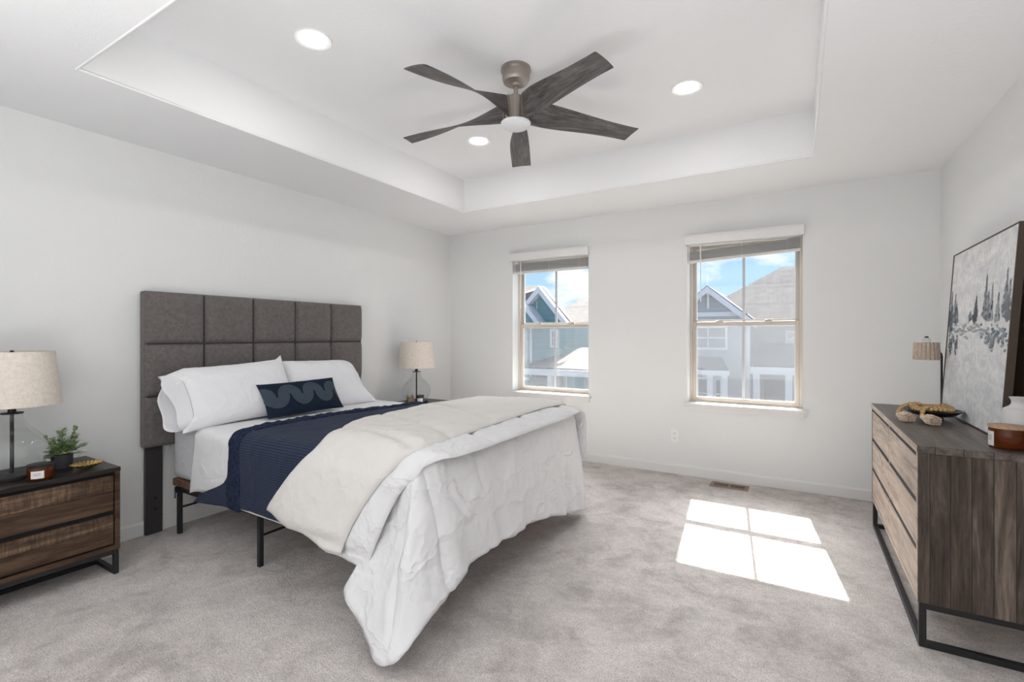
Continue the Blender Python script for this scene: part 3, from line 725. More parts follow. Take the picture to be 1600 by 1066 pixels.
def strip(o, q0, q1, xl, xr, nw, nt, sm=6, zf=None):
    """surface between the curves xl(q), xr(q); q0/q1 = functions of w giving the hem arc positions"""
    P = np.zeros((nw, nt, 3)); Q = np.zeros((nw, nt)); XX = np.zeros((nw, nt))
    for i in range(nw):
        w_ = i/(nw-1)
        for j in range(nt):
            Q[i, j] = q0(w_)+(q1(w_)-q0(w_))*j/(nt-1)
    for i in range(nw):
        w_ = i/(nw-1)
        a = np.array([ip(q, xl) for q in Q[i]]); b = np.array([ip(q, xr) for q in Q[i]])
        smooth1(a, sm); smooth1(b, sm)
        XX[i] = a+(b-a)*w_
    for i in range(nw):
        for j in range(nt):
            y, z = prof(Q[i, j], o); P[i, j] = (XX[i, j], y, z)
            if zf: P[i, j] = zf(P[i, j], Q[i, j])
    return P, Q
def slump(a, x1=1.2):
    def f(p, q):
        t_ = max(0, min(1, (p[1]+2.15)/.55)); t_ = t_*t_*(3-2*t_)
        return (p[0], p[1], p[2]-a*t_*max(0, min(1, (x1+.5-p[0])/.5)))
    return f
def puffgrid(P, fn):
    return np.array([[fn(P[i, j], i/(P.shape[0]-1), j/(P.shape[1]-1)) for j in range(P.shape[1])] for i in range(P.shape[0])])

# flat white top sheet, turned back at the pillows
o1 = .005
def shw(p, u, v): return .0015+wrk(p, .0045 if p[1] < YN+.02 else .0025, 6, (1, .5, 1))
hl = (-qz(.345, o1))
P, Q = strip(o1, lambda w_: qz(.292+.065*min(1, w_*1.3)+.010*sin(w_*9), o1), lambda w_: qzf(.40, o1),
    [(qz(.29, o1), .355), (qz(.5, o1), .385), (qz(.64, o1), .42), (qy(-2.9, o1), .40), (qy(-2.3, o1), .30), (3, .30)],
    [(qz(.29, o1), .83), (qz(.69, o1), .87), (3, .98)], 40, 110)
sh = sheet('top_sheet', P, (0, 0, 1), .003, M_sheet, puff=puffgrid(P, shw))
tag(sh, 'white flat sheet folded over the bed edge between pillows and navy blanket', 'sheet')
put('hem_band', MB().tube([(P[i, 5][0], P[i, 5][1]-.0075, P[i, 5][2]) for i in range(1, 39)], .0018, 6), M_sheet, sh)

# navy waffle blanket
o2 = .022
def bw(p, u, v): return .004+wrk(p, .004, 6)
P, Q = strip(o2, lambda w_: qz(.262+.05*min(1, w_*2.2)+.012*sin(w_*7)*w_, o2), lambda w_: qzf(.34, o2),
    [(qz(.25, o2), .44), (qz(.33, o2), .52), (qz(.37, o2), .64), (qz(.42, o2), .80), (qz(.69, o2), .83), (qy(-2.9, o2), .80), (qy(-2.77, o2), .765), (qy(-2.4, o2), .765), (qy(-1.75, o2), .835), (3, .84)],
    [(-1, 1.62), (3, 1.75)], 56, 130, zf=slump(.010))
uv = np.stack([P[..., 0], Q], -1)
bl = sheet('blanket', P, (0, 0, 1), .004, M_navy, puff=puffgrid(P, bw), uv=uv)
tag(bl, 'navy blue textured blanket lying across the middle of the bed', 'blanket')
# folded border of the blanket
o2b = .028
P, Q = strip(o2b, lambda w_: qz(.300-.012*w_, o2b), lambda w_: qzf(.36, o2b),
    [(qz(.30, o2b), .80), (qz(.42, o2b), .81), (qz(.69, o2b), .825), (qy(-2.9, o2b), .79), (qy(-2.77, o2b), .757), (qy(-2.4, o2b), .757), (qy(-1.75, o2b), .828), (3, .83)],
    [(qz(.30, o2b), .93), (qz(.69, o2b), .925), (qy(-2.9, o2b), .90), (qy(-2.77, o2b), .87), (qy(-2.4, o2b), .86), (qy(-1.75, o2b), .91), (3, .91)], 12, 150, zf=slump(.012))
def bw2(p, u, v): return .003+.012*(1-abs(2*u-1)**4)*.6+wrk(p, .006, 13, (.4, 1, 1))
put_b = sheet('folded_border', P, (0, 0, 1), .002, M_navyb, parent=bl, puff=puffgrid(P, bw2))

# ------------------------------------------------------------------ comforter
M_thing = thing('comforter', (2.0, -2.3, .4), 'white quilted comforter folded back over the foot of the bed, corner drooping to the carpet', 'comforter')
co = M_thing.location
def cr(tab, nper):
    pts = [np.array(p, float) for p in tab]; out = []
    pts = [2*pts[0]-pts[1]]+pts+[2*pts[-1]-pts[-2]]
    for i in range(1, len(pts)-2):
        for k in range(nper):
            s = k/nper; a, b, c, d = pts[i-1:i+3]
            out.append(0.5*((2*b)+(c-a)*s+(2*a-5*b+4*c-d)*s*s+(3*b-a-3*c+d)*s**3))
    out.append(pts[-2]); return np.array(out)
# perimeter table: edge x, edge y, hem x, hem y, hem z
per = [(1.30, -1.435, 1.30, -1.395, .22), (1.75, -1.435, 1.76, -1.385, .16), (2.05, -1.44, 2.08, -1.37, .10), (2.19, -1.485, 2.225, -1.36, .045),
       (2.225, -1.62, 2.275, -1.52, .075), (2.235, -1.85, 2.30, -1.83, .155), (2.24, -2.08, 2.31, -2.07, .215), (2.24, -2.30, 2.315, -2.30, .255), (2.24, -2.50, 2.315, -2.49, .262), (2.24, -2.70, 2.315, -2.68, .272),
       (2.24, -2.86, 2.33, -2.87, .262), (2.235, -2.96, 2.345, -3.02, .225), (2.215, -3.02, 2.315, -3.13, .155), (2.18, -3.045, 2.235, -3.22, .022), (2.12, -3.040, 2.06, -3.200, .090), (2.05, -3.032, 1.920, -3.165, .185),
       (1.97, -3.022, 1.975, -3.070, .262), (1.87, -3.014, 1.87, -3.045, .255), (1.70, -3.010, 1.69, -3.026, .278), (1.45, -3.010, 1.44, -3.012, .287), (1.15, -3.010, 1.15, -3.010, .290), (0.80, -3.010, 0.80, -3.010, .298)]
T = cr(per, 16); ns = len(T); nr = 46
zt_ = ZT+.004
P = np.zeros((ns, nr, 3)); seg_len = np.concatenate([[0], np.cumsum(np.linalg.norm(np.diff(T[:, :2], axis=0), axis=1))])
cen = np.array([1.3, -2.245])
for i in range(ns):
    ex, ey, hx, hy, hz = T[i]
    ed = np.array([ex, ey]); hm = np.array([hx, hy])
    dirv = np.array([max(0, min(1, (ex-2.02)/.16)), 0.0])
    sy_ = -1 if ey < -2.245 else 1
    wy = max(0, min(1, (abs(ey+2.245)-.62)/.14)); dirv[1] = sy_*wy
    if np.linalg.norm(dirv) < 1e-3: dirv = np.array([1.0, 0])
    dirv = dirv/np.linalg.norm(dirv)
    inn = ed-dirv*.30
    zt_ = ZT+.004+.040*max(0, min(1, (ex-2.0)/.2))
    A = [np.array([*inn, zt_+.004]), np.array([*(ed-dirv*.075), zt_+.006]), np.array([*(ed-dirv*.015), zt_-.014]), np.array([*(ed+dirv*(.012 if ex > 1.95 else .002)), zt_-.075]),
         np.array([*((ed*.55+hm*.45+dirv*.012) if ex > 2.19 else (ed*.82+hm*.18)), zt_*.52+hz*.48]), np.array([*hm, hz])]
    c = cr(A, 30)
    L = np.concatenate([[0], np.cumsum(np.linalg.norm(np.diff(c, axis=0), axis=1))]); L /= L[-1]
    tt = np.linspace(0, 1, nr)
    for k in range(3): P[i, :, k] = np.interp(tt, L, c[:, k])
P[..., 2] = np.maximum(P[..., 2], .012)
Nn = normals(P)
if Nn[ns//2, nr//2][0] < 0: Nn = -Nn
seams_y = (-1.75, -2.28, -2.70, -3.02)
for i in range(ns):
    s = seg_len[i]
    for j in range(nr):
        r_ = j/(nr-1); h = max(0, (r_-.30)/.7)
        p = P[i, j]; corner = math.exp(-((p[0]-2.2)**2+(p[1]+3.10)**2)/.05)
        near = 1.0 if p[0] > 2.1 else max(.06, 1-(2.1-p[0])/.18)
        d = near*(.009*sin(s*21+2.3*noise.noise(Vector((s*2, r_*2, 0))))*h**1.3 + .004*sin(s*47+1.1+3*r_)*h**1.6)
        d += corner*.024*sin(s*33+1.0)*h**1.2
        d += near*.022*h*noise.noise(Vector((s*5.5, r_*1.4, 3.3)))
        pf = min(abs(p[1]-q) for q in seams_y) if p[0] > 2.1 else .1
        d += near*(.016*(1-math.exp(-(pf/.022)**1.3))-.016)*(1 if r_ > .25 else .4)
        d += near*wrk(p, .013, 5.5, (1, 1, .55))*min(1, r_*3)
        d += near*.006*h**6*noise.noise(Vector((s*60, 0, 0)))
        P[i, j] = p+Nn[i, j]*d
for _ in range(1):
    P[1:-1] = (P[:-2]+4*P[1:-1]+P[2:])/6
P[..., 2] = np.maximum(P[..., 2], .010)
body = sheet('hanging_layer', P, (1, 0, 0), .012, M_comf, parent=M_thing, off=co)
# top part under the folds
mb = MB(); n = 24; G = np.zeros((n, n, 3))
# folded layers
def fold(o, xl, xr, q0, q1, T_, seams, mat, name, nw=52, nt=170, zf=None, amp=.006, ends=.5):
    P, Q = strip(o, q0, q1, xl, xr, nw, nt, 10, zf)
    def f(p, u, v):
        e_ = max(0, 1-abs(2*u-1)**5)**.5; e2 = min(1, (v/.02))**.5*min(1, ((1-v)/.02))**.5
        q = Q[min(nw-1, int(round(u*(nw-1)))), min(nt-1, int(round(v*(nt-1))))]
        sm_ = min((abs(k(p)) if callable(k) else abs(q-k)) for k in seams); su = min(abs(u-k) for k in (.0, 1.0))
        pf = 1-.92*math.exp(-(sm_/.020)**1.3)
        return T_*e_*(.45+.55*e2)*pf+wrk(p, amp, 6.5, (1, 1, 1))*e_
    return sheet(name, P, (0, 0, 1), .002, mat, parent=M_thing, off=co, puff=puffgrid(P, f)), P
oA = .046
def rollA(p, q):
    x, y, z = p; ex = x-2.16
    t_ = max(0, min(1, (y+2.1)/.55)); z -= .030*t_*max(0, min(1, (1.6-x)/.40))
    if ex > 0:
        z = z-min(.5, (ex/.17)**2.2*.012)
    if z > ZT: z += .022*max(0, min(1, (x-1.8)/.25))
    if y < YN-.02: y -= .040*1.5*max(0, min(1, (.70-z)/.36))**.7*max(0, min(1, (x-1.5)/.35))
    return (x, y, z)
fold(oA, [(qz(.3, oA), 1.50), (qz(.69, oA), 1.70), (qy(-2.6, oA), 1.46), (qy(-1.9, oA), 1.30), (qy(-1.6, oA), 1.15), (3, 1.15)],
     [(qz(.27, oA), 1.995), (qz(.34, oA), 2.02), (qz(.50, oA), 2.085), (qz(.62, oA), 2.15), (qz(.70, oA), 2.24), (qy(-2.96, oA), 2.315), (qy(-2.8, oA), 2.325), (qy(-2.3, oA), 2.32), (qy(-1.9, oA), 2.32), (qy(-1.6, oA), 2.30), (3, 2.26)],
     lambda w_: qz(.300-.02*w_+.008*sin(w_*11), oA), lambda w_: qzf(.42, oA), .026, (qz(.33, oA), qy(-2.62, oA), qy(-2.10, oA), qy(-1.6, oA)), M_comf, 'lower_fold', zf=rollA)
oB = .082
def rollB(p, q):
    x, y, z = p
    tail = max(0, min(1, (y+1.75)/.35))
    ex = x-2.10
    if ex > 0: z -= min(.3, (ex/.2)**2*.05)
    # folds slump a little where they lie free between head and foot side
    z += .020*max(0, min(1, (x-1.5)/.5))*max(0, min(1, (z-ZT)/.06))
    if y < YN-.02: y -= .062*max(0, min(1, (.70-z)/.36))**.8*max(0, min(1, (x-1.15)/.35))
    z -= .018*max(0, min(1, (1.55-x)/.35))*(1 if z > ZT else 0)
    t_ = max(0, min(1, (y+2.1)/.55)); z -= .055*t_*max(0, min(1, (1.45-x)/.40))
    return (x, y, z)
fold(oB, [(qz(.37, oB), 1.265), (qz(.43, oB), 1.32), (qz(.61, oB), 1.49), (qz(.74, oB), 1.62), (qy(-2.95, oB), 1.575), (qy(-2.66, oB), 1.375), (qy(-2.5, oB), 1.325), (qy(-2.18, oB), 1.31), (qy(-1.9, oB), 1.19), (qy(-1.7, oB), 1.04), (qy(-1.5, oB), .98), (3, 1.02)],
     [(qz(.30, oB), 1.865), (qz(.45, oB), 1.925), (qz(.62, oB), 2.04), (qz(.72, oB), 2.13), (qy(-3.02, oB), 2.185), (qy(-2.9, oB), 2.20), (qy(-2.5, oB), 2.165), (qy(-2.02, oB), 2.14), (qy(-1.78, oB), 2.13), (qy(-1.5, oB), 2.16), (3, 2.26)],
     lambda w_: qz(.395-.075*w_+.006*sin(w_*13), oB), lambda w_: qzf(.55-.12*w_, oB), .028, (qz(.36, oB), lambda p: (p[1]+1.70+.60*(p[0]-1.0))/1.2 if p[2] > .6 else 9, lambda p: (p[1]+2.86+.25*(p[0]-1.56)) if p[2] > .6 else 9, lambda p: (p[1]+2.42+.45*(p[0]-1.35))/1.1 if p[2] > .6 else 9), M_comf_in, 'top_fold', zf=rollB, amp=.004)

# ------------------------------------------------------------------ pillows
def pillow(name, a, b, c, mat, M, seed=0, n=46, corner=.035, wr=.006, uvs=False, pinch=3.2, edge=0.0, droop=None):
    """a,b half sizes in local X (length) and Y (height), c half thickness along Z; M matrix"""
    P = np.zeros((n, n, 3)); H2 = np.zeros((n, n)); UV = np.zeros((n, n, 2))
    for i in range(n):
        for j in range(n):
            u = -cos(pi*i/(n-1)); v = -cos(pi*j/(n-1))
            # concave outline with tips at the corners
            x = a*u*(1-corner*(1-v*v)*abs(u)**3/.5*.5) + 0; y = b*v*(1-corner*1.3*(1-u*u)*abs(v)**3)
            h = c*((1-abs(u)**pinch)*(1-abs(v)**(pinch*.8)))**.55
            p = (x+seed, y, h)
            H2[i, j] = h+edge; P[i, j] = (x, y, 0); UV[i, j] = (x+a, y+b)
    mb = MB(); vt = []
    for sgn in (1, -1):
        G = P.copy()
        for i in range(n):
            for j in range(n):
                w2 = wrk((P[i, j, 0]+seed*1.7, P[i, j, 1]+seed, sgn*.3), wr, 6.0, (1, 1.3, 1))
                env = min(1, H2[i, j]/(c*.35))
                zz = 0.012*noise.noise(Vector((P[i, j, 0]*3+seed, P[i, j, 1]*3, seed)))
                G[i, j, 2] = sgn*(H2[i, j]+w2*env)+zz
                if droop: G[i, j] = droop(G[i, j], P[i, j, 0]/a, P[i, j, 1]/b)
        vt.append(mb.grid(G))
    for i in range(n-1):
        for j in (0, n-1): mb.b.faces.new((vt[0][i][j], vt[0][i+1][j], vt[1][i+1][j], vt[1][i][j]))
        for k in (0, n-1): mb.b.faces.new((vt[0][k][i], vt[0][k][i+1], vt[1][k][i+1], vt[1][k][i]))
    bmesh.ops.remove_doubles(mb.b, verts=mb.b.verts, dist=1e-5)
    if uvs:
        lay = mb.b.loops.layers.uv.new('UVMap')
        for f in mb.b.faces:
            for l in f.loops: l[lay].uv = (l.vert.co.x+a, l.vert.co.y+b)
    o = put(name, mb, mat, smooth='full'); o.matrix_world = M; return o
def frame(org, xdir, ydir):
    x = Vector(xdir).normalized(); y = Vector(ydir); y = (y-x*y.dot(x)).normalized(); z = x.cross(y)
    m = Matrix((x, y, z)).transposed().to_4x4(); m.translation = Vector(org); return m
p1 = pillow('pillow', .385, .215, .085, M_pillow, frame((.350, -2.715, .880), (.03, 1, .045), (-.50, 0, .86)), 1, corner=.06,
            droop=lambda g, u, v: (g[0], g[1]+(.030*max(0, u-.86)/.14*max(0, v-.8)/.2 if u > .86 and v > .8 else 0)-(.045*max(0, (-u-.72)/.28)*max(0, v)), g[2]))
tag(p1, 'large white pillow leaning on the headboard, nearest the left nightstand', 'pillow')
# open hem of its case at the near end
n_, m_ = 48, 12; G = np.zeros((n_, m_, 3))
for i in range(n_):
    a = 2*pi*i/n_
    for j in range(m_):
        s = j/(m_-1)
        rx = .058+.016*s+.010*sin(3*a+1)*s; ry = .180+.010*s
        G[i, j] = (-.318-.105*s-.022*s*sin(2*a+.6)-.012*s*sin(5*a), ry*sin(a)*(1-.10*s*(sin(a) > 0))-.006, rx*cos(a)*(1+.15*sin(4*a)*s))
mb = MB(); mb.grid(G, closed_u=True)
hm_ = put('pillowcase_hem', mb, M_pillow, p1, smooth='full'); sd = hm_.modifiers.new('s', 'SOLIDIFY'); sd.thickness = .003
p2 = pillow('pillow', .345, .205, .080, M_pillow, frame((.318, -2.00, .874), (.05, 1, -.02), (-.46, 0, .88)), 5, corner=.03,
            droop=lambda g, u, v: (g[0]+.07*max(0, u-.55)/.45*max(0, (-v-.3)/.7)-.045*max(0, (u-.70)/.30)*max(0, v), g[1]-(.05*max(0, (u-.45)/.55)**2*max(0, v)), g[2]+.03*max(0, (u-.5)/.5)*max(0, -v)))
tag(p2, 'large white pillow leaning on the headboard, on the window side', 'pillow')
for q in (p1, p2): q['group'] = 'white bed pillows'
p3 = pillow('lumbar_pillow', .300, .128, .060, M_lumbar, frame((.512, -2.348, .818), (.02, 1, .008), (-.52, 0, .85)), 9, corner=.055, wr=.004, uvs=True, pinch=2.4)
tag(p3, 'small navy lumbar pillow with concentric arc pattern in front of the white pillows', 'pillow')

# ------------------------------------------------------------------ nightstands
def nightstand(loc, label, ww=.66, dd=.445, hh=.560):
    # local: x depth 0..dd (front at dd), y -ww..0 (0 = right end seen in the photo)
    t = thing('nightstand', loc, label, 'nightstand', 'dark wood nightstands')
    z0 = .130; th = .022
    put('carcass', MB().box(.0, dd, -ww, -ww+th, z0, hh-th).box(.0, dd, -th, 0, z0, hh-th).box(0, dd, -ww+th, -th, z0, z0+.024).box(0, .012, -ww+th, -th, z0+.024, hh-th), M_ns, t, bevel=.0015)
    put('top', MB().box(-.004, dd+.002, -ww-.002, .002, hh-th, hh), M_ns_top, t, bevel=.002)
    put('inner_gap', MB().box(.02, dd-.022, -ww+th+.001, -th-.001, z0+.026, hh-th-.001), M_gap, t)
    zs = [(z0+.034, .322), (.338, hh-th-.010)]
    for a, b in zs:
        mid = a+(b-a)*.52
        dr = put('drawer', MB().box(dd-.02, dd-.003, -ww+th+.006, -th-.006, a, mid), M_ns, t, bevel=.0015)
        put('sawn_board', MB().box(dd-.02, dd-.002, -ww+th+.006, -th-.006, mid+.0005, b-.008), M_ns_saw, dr, bevel=.0015)
    mb = MB(); s = .022
    for y in (-.004-s, -ww+.004):
        mb.box(dd-s-.004, dd-.004, y, y+s, 0, z0); mb.box(.02, .02+s, y, y+s, 0, z0)
        mb.box(.02+s, dd-s-.004, y, y+s, 0, s); mb.box(.02+s, dd-s-.004, y, y+s, z0-s, z0-.0005)
    mb.box(.20, .20+s, -ww+.004+s, -.004-s, 0.0, s)
    mb.box(dd-s-.004, dd-.004, -ww+.004+s, -.004-s, z0-s, z0-.0005)
    put('metal_base', mb, M_black, t, bevel=.001)
    return t
ns1 = nightstand((.022, -3.405, 0), 'dark wood two-drawer nightstand at the left edge under the near lamp')
ns2 = dup(ns1, (.022, -.545, .022), 'dark nightstand behind the bed in the far corner, only its top edge showing')

# ------------------------------------------------------------------ table lamps
def table_lamp(loc, label):
    t = thing('table_lamp', loc, label, 'table lamp', 'glass table lamps with linen shades')
    put('base', MB().lathe([(0, 0), (.108, 0), (.110, .004), (.110, .020), (.106, .024), (0, .024)], 48, caps=False), M_black, t, smooth=True)
    prof_ = [(.080, .026), (.112, .050), (.134, .095), (.137, .130), (.128, .170), (.098, .210), (.068, .240), (.047, .272), (.040, .300), (.041, .312)]
    prof_ = [tuple(p) for p in cr(prof_, 4)]
    put('glass_body', MB().lathe(prof_, 56, caps=False), M_glass, t, smooth='full')
    put('stem', MB().lathe([(.0075, .024), (.0075, .345)], 16).lathe([(.041, .310), (.042, .316), (.016, .318), (.014, .345), (.010, .350)], 28), M_black, t, smooth=True)
    s = put('lamp_shade', MB().lathe([(.183, .352), (.155, .612), (.153, .612), (.181, .352)], 64, caps=False), M_linen, t, smooth=True)
    put('shade_trim', MB().lathe([(.1835, .352), (.1832, .358), (.181, .358), (.181, .352)], 64, caps=False).lathe([(.1557, .607), (.1555, .613), (.153, .613), (.153, .607)], 64, caps=False), M_linen, s, smooth=True)
    mb = MB().lathe([(.006, .605), (.009, .612), (.006, .618), (0, .620)], 16)
    for k in range(3):
        a = 2*pi*k/3; mb.tube([(0, 0, .606), (.154*cos(a), .154*sin(a), .606)], .0018, 6)
    put('finial', mb, M_black, t)
    put('bulb', MB().lathe([(.013, .355), (.014, .385), (.028, .42), (.030, .445), (.018, .470), (0, .476)], 24, caps=False), flat('frosted_bulb', (.85, .84, .8), .4), t, smooth=True)
    return t
l1 = table_lamp((.250, -3.762, .560), 'clear glass table lamp with linen shade at the left edge of the photo')
l2 = dup(l1, (.250, -.868, .582), 'clear glass table lamp with linen shade in the far corner behind the bed')

# ------------------------------------------------------------------ amber candle, plant, gold dish on the near nightstand
ZN = .560
def jar(name, loc, R, h, glassmat, lidmat, label, lbl_ang, lblh=(.25, .72), lblw=.5, oval=1.0, lidt=.006):
    t = thing(name, loc, label, 'candle')
    put('jar', MB().lathe([(0, .001), (R*.93, .0015), (R, .008), (R, h-.006), (R*.985, h-.004), (R*.93, h-.004), (R*.93, .012), (0, .012)], 48, caps=False, sy=oval), glassmat, t, smooth=True)
    put('wax', MB().lathe([(0, .0125), (R*.90, .0125), (R*.90, h*.62), (0, h*.62)], 40, caps=False, sy=oval), flat('candle_wax_'+name, (.62, .36, .16), .5), t, smooth=True)
    put('lid', MB().lathe([(0, h-.003), (R*1.02, h-.003), (R*1.03, h), (R*1.03, h+lidt), (R*1.0, h+lidt+.001), (0, h+lidt+.001)], 48, caps=False, sy=oval), lidmat, t, smooth=True)
    n = 14; G = np.zeros((n, 2, 3))
    for i in range(n):
        a = lbl_ang+(i/(n-1)-.5)*lblw*2
        for j in (0, 1): G[i, j] = ((R+.0009)*cos(a), oval*(R+.0009)*sin(a), h*lblh[j])
    mb = MB(); mb.grid(G); lb = put('paper_label', mb, flat('label_paper_'+name, (.78, .77, .76), .7), t)
    # illegible small grey lines of print
    mb = MB(); rnd = random.Random(4)
    for k, (fz, wd) in enumerate(((.64, .22), (.54, .32), (.44, .26), (.36, .18))):
        x = -wd
        while x < wd:
            l_ = rnd.uniform(.02, .06)
            G = np.zeros((3, 2, 3))
            for i in range(3):
                a = lbl_ang+(x+l_*i/2)*lblw*2
                for j in (0, 1): G[i, j] = ((R+.0013)*cos(a), oval*(R+.0013)*sin(a), h*(lblh[0]+(lblh[1]-lblh[0])*(fz+(.05 if j else 0)*(1.6 if k == 0 else 1))))
            mb.grid(G); x += l_+.025
    put('label_print', mb, flat('label_ink_'+name, (.30, .30, .31), .7), lb)
    return t
jar('candle', (.402, -3.700, ZN), .048, .066, M_amber, M_black, 'amber glass candle with flat black lid and white label on near nightstand', radians(-28), (.18, .72), .50)
t = thing('potted_plant', (.238, -3.572, ZN), 'small green leafy plant in a dark grey pot on near nightstand', 'plant')
M_pot = flat('pot_grey', (.050, .050, .058), .55)
put('pot', MB().lathe([(0, .001), (.040, .001), (.042, .004), (.044, .074), (.041, .075), (.038, .070), (.036, .062), (0, .062)], 40, caps=False), M_pot, t, smooth=True)
def m_leaf():
    k = NM('leaf_green', .5, spec=.4); k.base(k.ramp(k.noise(k.coord(), 38, 3, .6), [(.33, (.10, .17, .06)), (.5, (.27, .38, .16)), (.64, (.52, .58, .33))])); return k.m
M_leaf = m_leaf(); M_leafg = NM('leaf_silver', .55, (.30, .39, .29)).m
rnd = random.Random(11); mbS = MB(); mbA = MB(); mbB = MB()
def leaf(mb, p, d, up, L, Wd):
    d = d.normalized(); s = d.cross(up).normalized(); u2 = s.cross(d); rows = []
    for k, (t_, w_) in enumerate(((0, .08), (.25, .8), (.5, 1), (.78, .66), (1, .02))):
        c = p+d*L*t_-u2*L*.25*t_*t_; rows.append([mb.b.verts.new(c-s*Wd*w_+u2*.12*Wd*w_), mb.b.verts.new(c), mb.b.verts.new(c+s*Wd*w_+u2*.12*Wd*w_)])
    for a, b in zip(rows, rows[1:]):
        for j in (0, 1): mb.b.faces.new((a[j], a[j+1], b[j+1], b[j]))
for k in range(34):
    az = rnd.uniform(0, 2*pi); lean = rnd.uniform(.1, 1.2); L = rnd.uniform(.07, .128)
    if k < 3: lean = rnd.uniform(.05, .35); L = .140
    if sin(az) < -.3 and lean > .5: L *= .55
    base = Vector((.018*cos(az), .018*sin(az), .064)); dr = Vector((sin(lean)*cos(az), sin(lean)*sin(az), cos(lean)))
    pts = [base+dr*L*s_+Vector((0, 0, -.018*s_*s_*lean)) for s_ in (0, .33, .66, 1)]
    mbS.tube(pts, .0011, 5)
    tgt = mbB if k % 4 == 0 else mbA
    for s_ in (.3, .42, .54, .66, .78, .9, 1.0):
        c = base+dr*L*s_+Vector((0, 0, -.018*s_*s_*lean))
        for sg in (-1, 1):
            side = dr.cross(Vector((0, 0, 1))); side = side.normalized() if side.length > .05 else Vector((1, 0, 0))
            dd_ = dr*rnd.uniform(.4, .9)+side*sg*rnd.uniform(.5, 1)+Vector((0, 0, rnd.uniform(-.1, .4)))
            leaf(tgt, c, dd_, Vector((rnd.uniform(-.3, .3), rnd.uniform(-.3, .3), 1)), rnd.uniform(.018, .031), rnd.uniform(.0065, .0105))
put('stems', mbS, flat('stem_green', (.10, .14, .05), .6), t); put('leaves', mbA, M_leaf, t, smooth='full'); put('silver_leaves', mbB, M_leafg, t, smooth='full')
# scalloped gold dish
t = thing('gold_dish', (.358, -3.508, ZN), 'fluted oval gold dish at the right end of the near nightstand', 'dish')
n_, m_ = 144, 9; G = np.zeros((n_, m_, 3))
for i in range(n_):
    a = 2*pi*i/n_
    for j in range(m_):
        s = j/(m_-1); fl = abs(sin(a*12))*.0055*s
        R_ = (.018+.052*s)*(1+.03*s*abs(sin(a*12)))
        G[i, j] = (R_*.78*cos(a), R_*sin(a), .003+.021*s**1.6+fl)
mb = MB(); V = mb.grid(G, closed_u=True); c0 = mb.b.verts.new((0, 0, .003))
for i in range(n_): mb.b.faces.new((V[i][0], V[(i+1) % n_][0], c0))
o = put('bowl', mb, NM('brushed_gold', .32, (.62, .42, .17), .9).m, t, smooth='full'); sd = o.modifiers.new('s', 'SOLIDIFY'); sd.thickness = .002; sd.offset = -1
o.rotation_euler[2] = radians(8)

# things on the far nightstand
ZN2 = .582
t = thing('cat_figurine', (.365, -1.085, ZN2), 'small bronze cat head figurine beside the far lamp', 'figurine')
M_brz = NM('aged_bronze', .42, (.22, .155, .09), .75).m
mb = MB().ball((0, 0, .030), .027, 18, (.9, 1, .95)).ball((.018, 0, .020), .014, 12, (1, 1.1, .8)).lathe([(.022, 0), (.026, .006), (.020, .014)], 20)
for s in (-1, 1): mb.ball((.020, s*.010, .034), .005, 8)
put('head', mb, M_brz, t, smooth='full')
for s in (-1, 1):
    put('ear', MB().lathe([(.011, 0), (.007, .012), (0, .026)], 10, M=Matrix.Translation((0, s*.017, .048)) @ Matrix.Rotation(s*-.25, 4, 'X')), M_brz, t, smooth=True)
put('tail_loop', MB().tube([(0, -.022, .014), (-.002, -.038, .020), (-.002, -.044, .030), (-.002, -.036, .038), (0, -.024, .036)], .003, 8), M_brz, t, smooth=True)
for c_ in list(bpy.data.objects['cat_figurine'].children): c_.scale = (1.55, 1.55, 1.55)
t = thing('candle', (.410, -.995, ZN2), 'small dark candle jar with black lid and pale label beside the far lamp', 'candle')
put('jar', MB().lathe([(0, .001), (.034, .001), (.036, .004), (.036, .090), (0, .090)], 36, caps=False), flat('dark_jar', (.02, .02, .022), .25), t, smooth=True)
put('lid', MB().lathe([(0, .090), (.038, .090), (.038, .100), (0, .101)], 36, caps=False), M_black, t, smooth=True)
G = np.zeros((10, 2, 3))
for i in range(10):
    a = radians(-50)+(i/9-.5)*1.6
    for j in (0, 1): G[i, j] = (.0367*cos(a), .0367*sin(a), .014+.060*j)
mb = MB(); mb.grid(G); put('paper_label', mb, flat('label_grey', (.66, .64, .62), .7), t)

# ------------------------------------------------------------------ dresser
DX, DY0, DY1, DH = 3.956, -2.035, -.605, .808
t = thing('dresser', (4.18, -1.32, 0), 'wide wooden dresser with pale drawer fronts on black metal frame by right wall', 'dresser')
o_ = t.location; XB = 4.392; z0 = .178
put('side_panel', MB().box(DX, XB, DY0, DY0+.024, z0, DH-.030), M_dresser_end, t, bevel=.0015, off=o_)
put('side_panel', MB().box(DX, XB, DY1-.024, DY1, z0, DH-.030), M_dresser_end, t, bevel=.0015, off=o_)
put('top', MB().box(DX-.002, XB, DY0-.002, DY1+.002, DH-.030, DH), M_dresser_top, t, bevel=.002, off=o_)
put('top_edge', MB().box(DX-.0035, DX-.002, DY0, DY1, DH-.029, DH-.001).box(DX-.0015, DX, DY0+.001, DY0+.0245, z0, DH-.0305), M_drawer_light, t, off=o_)
put('carcass', MB().box(DX+.026, XB, DY0+.025, DY1-.025, z0+.022, DH-.031), M_gap, t, off=o_)
put('bottom_rail', MB().box(DX, XB, DY0+.025, DY1-.025, z0, z0+.021), M_drawer_light, t, bevel=.001, off=o_)
ymid = -1.300; hz = (DH-.030-z0-.022)/3
put('center_stile', MB().box(DX+.001, DX+.02, ymid-.004, ymid+.004, z0+.022, DH-.031), M_drawer_light, t, off=o_)
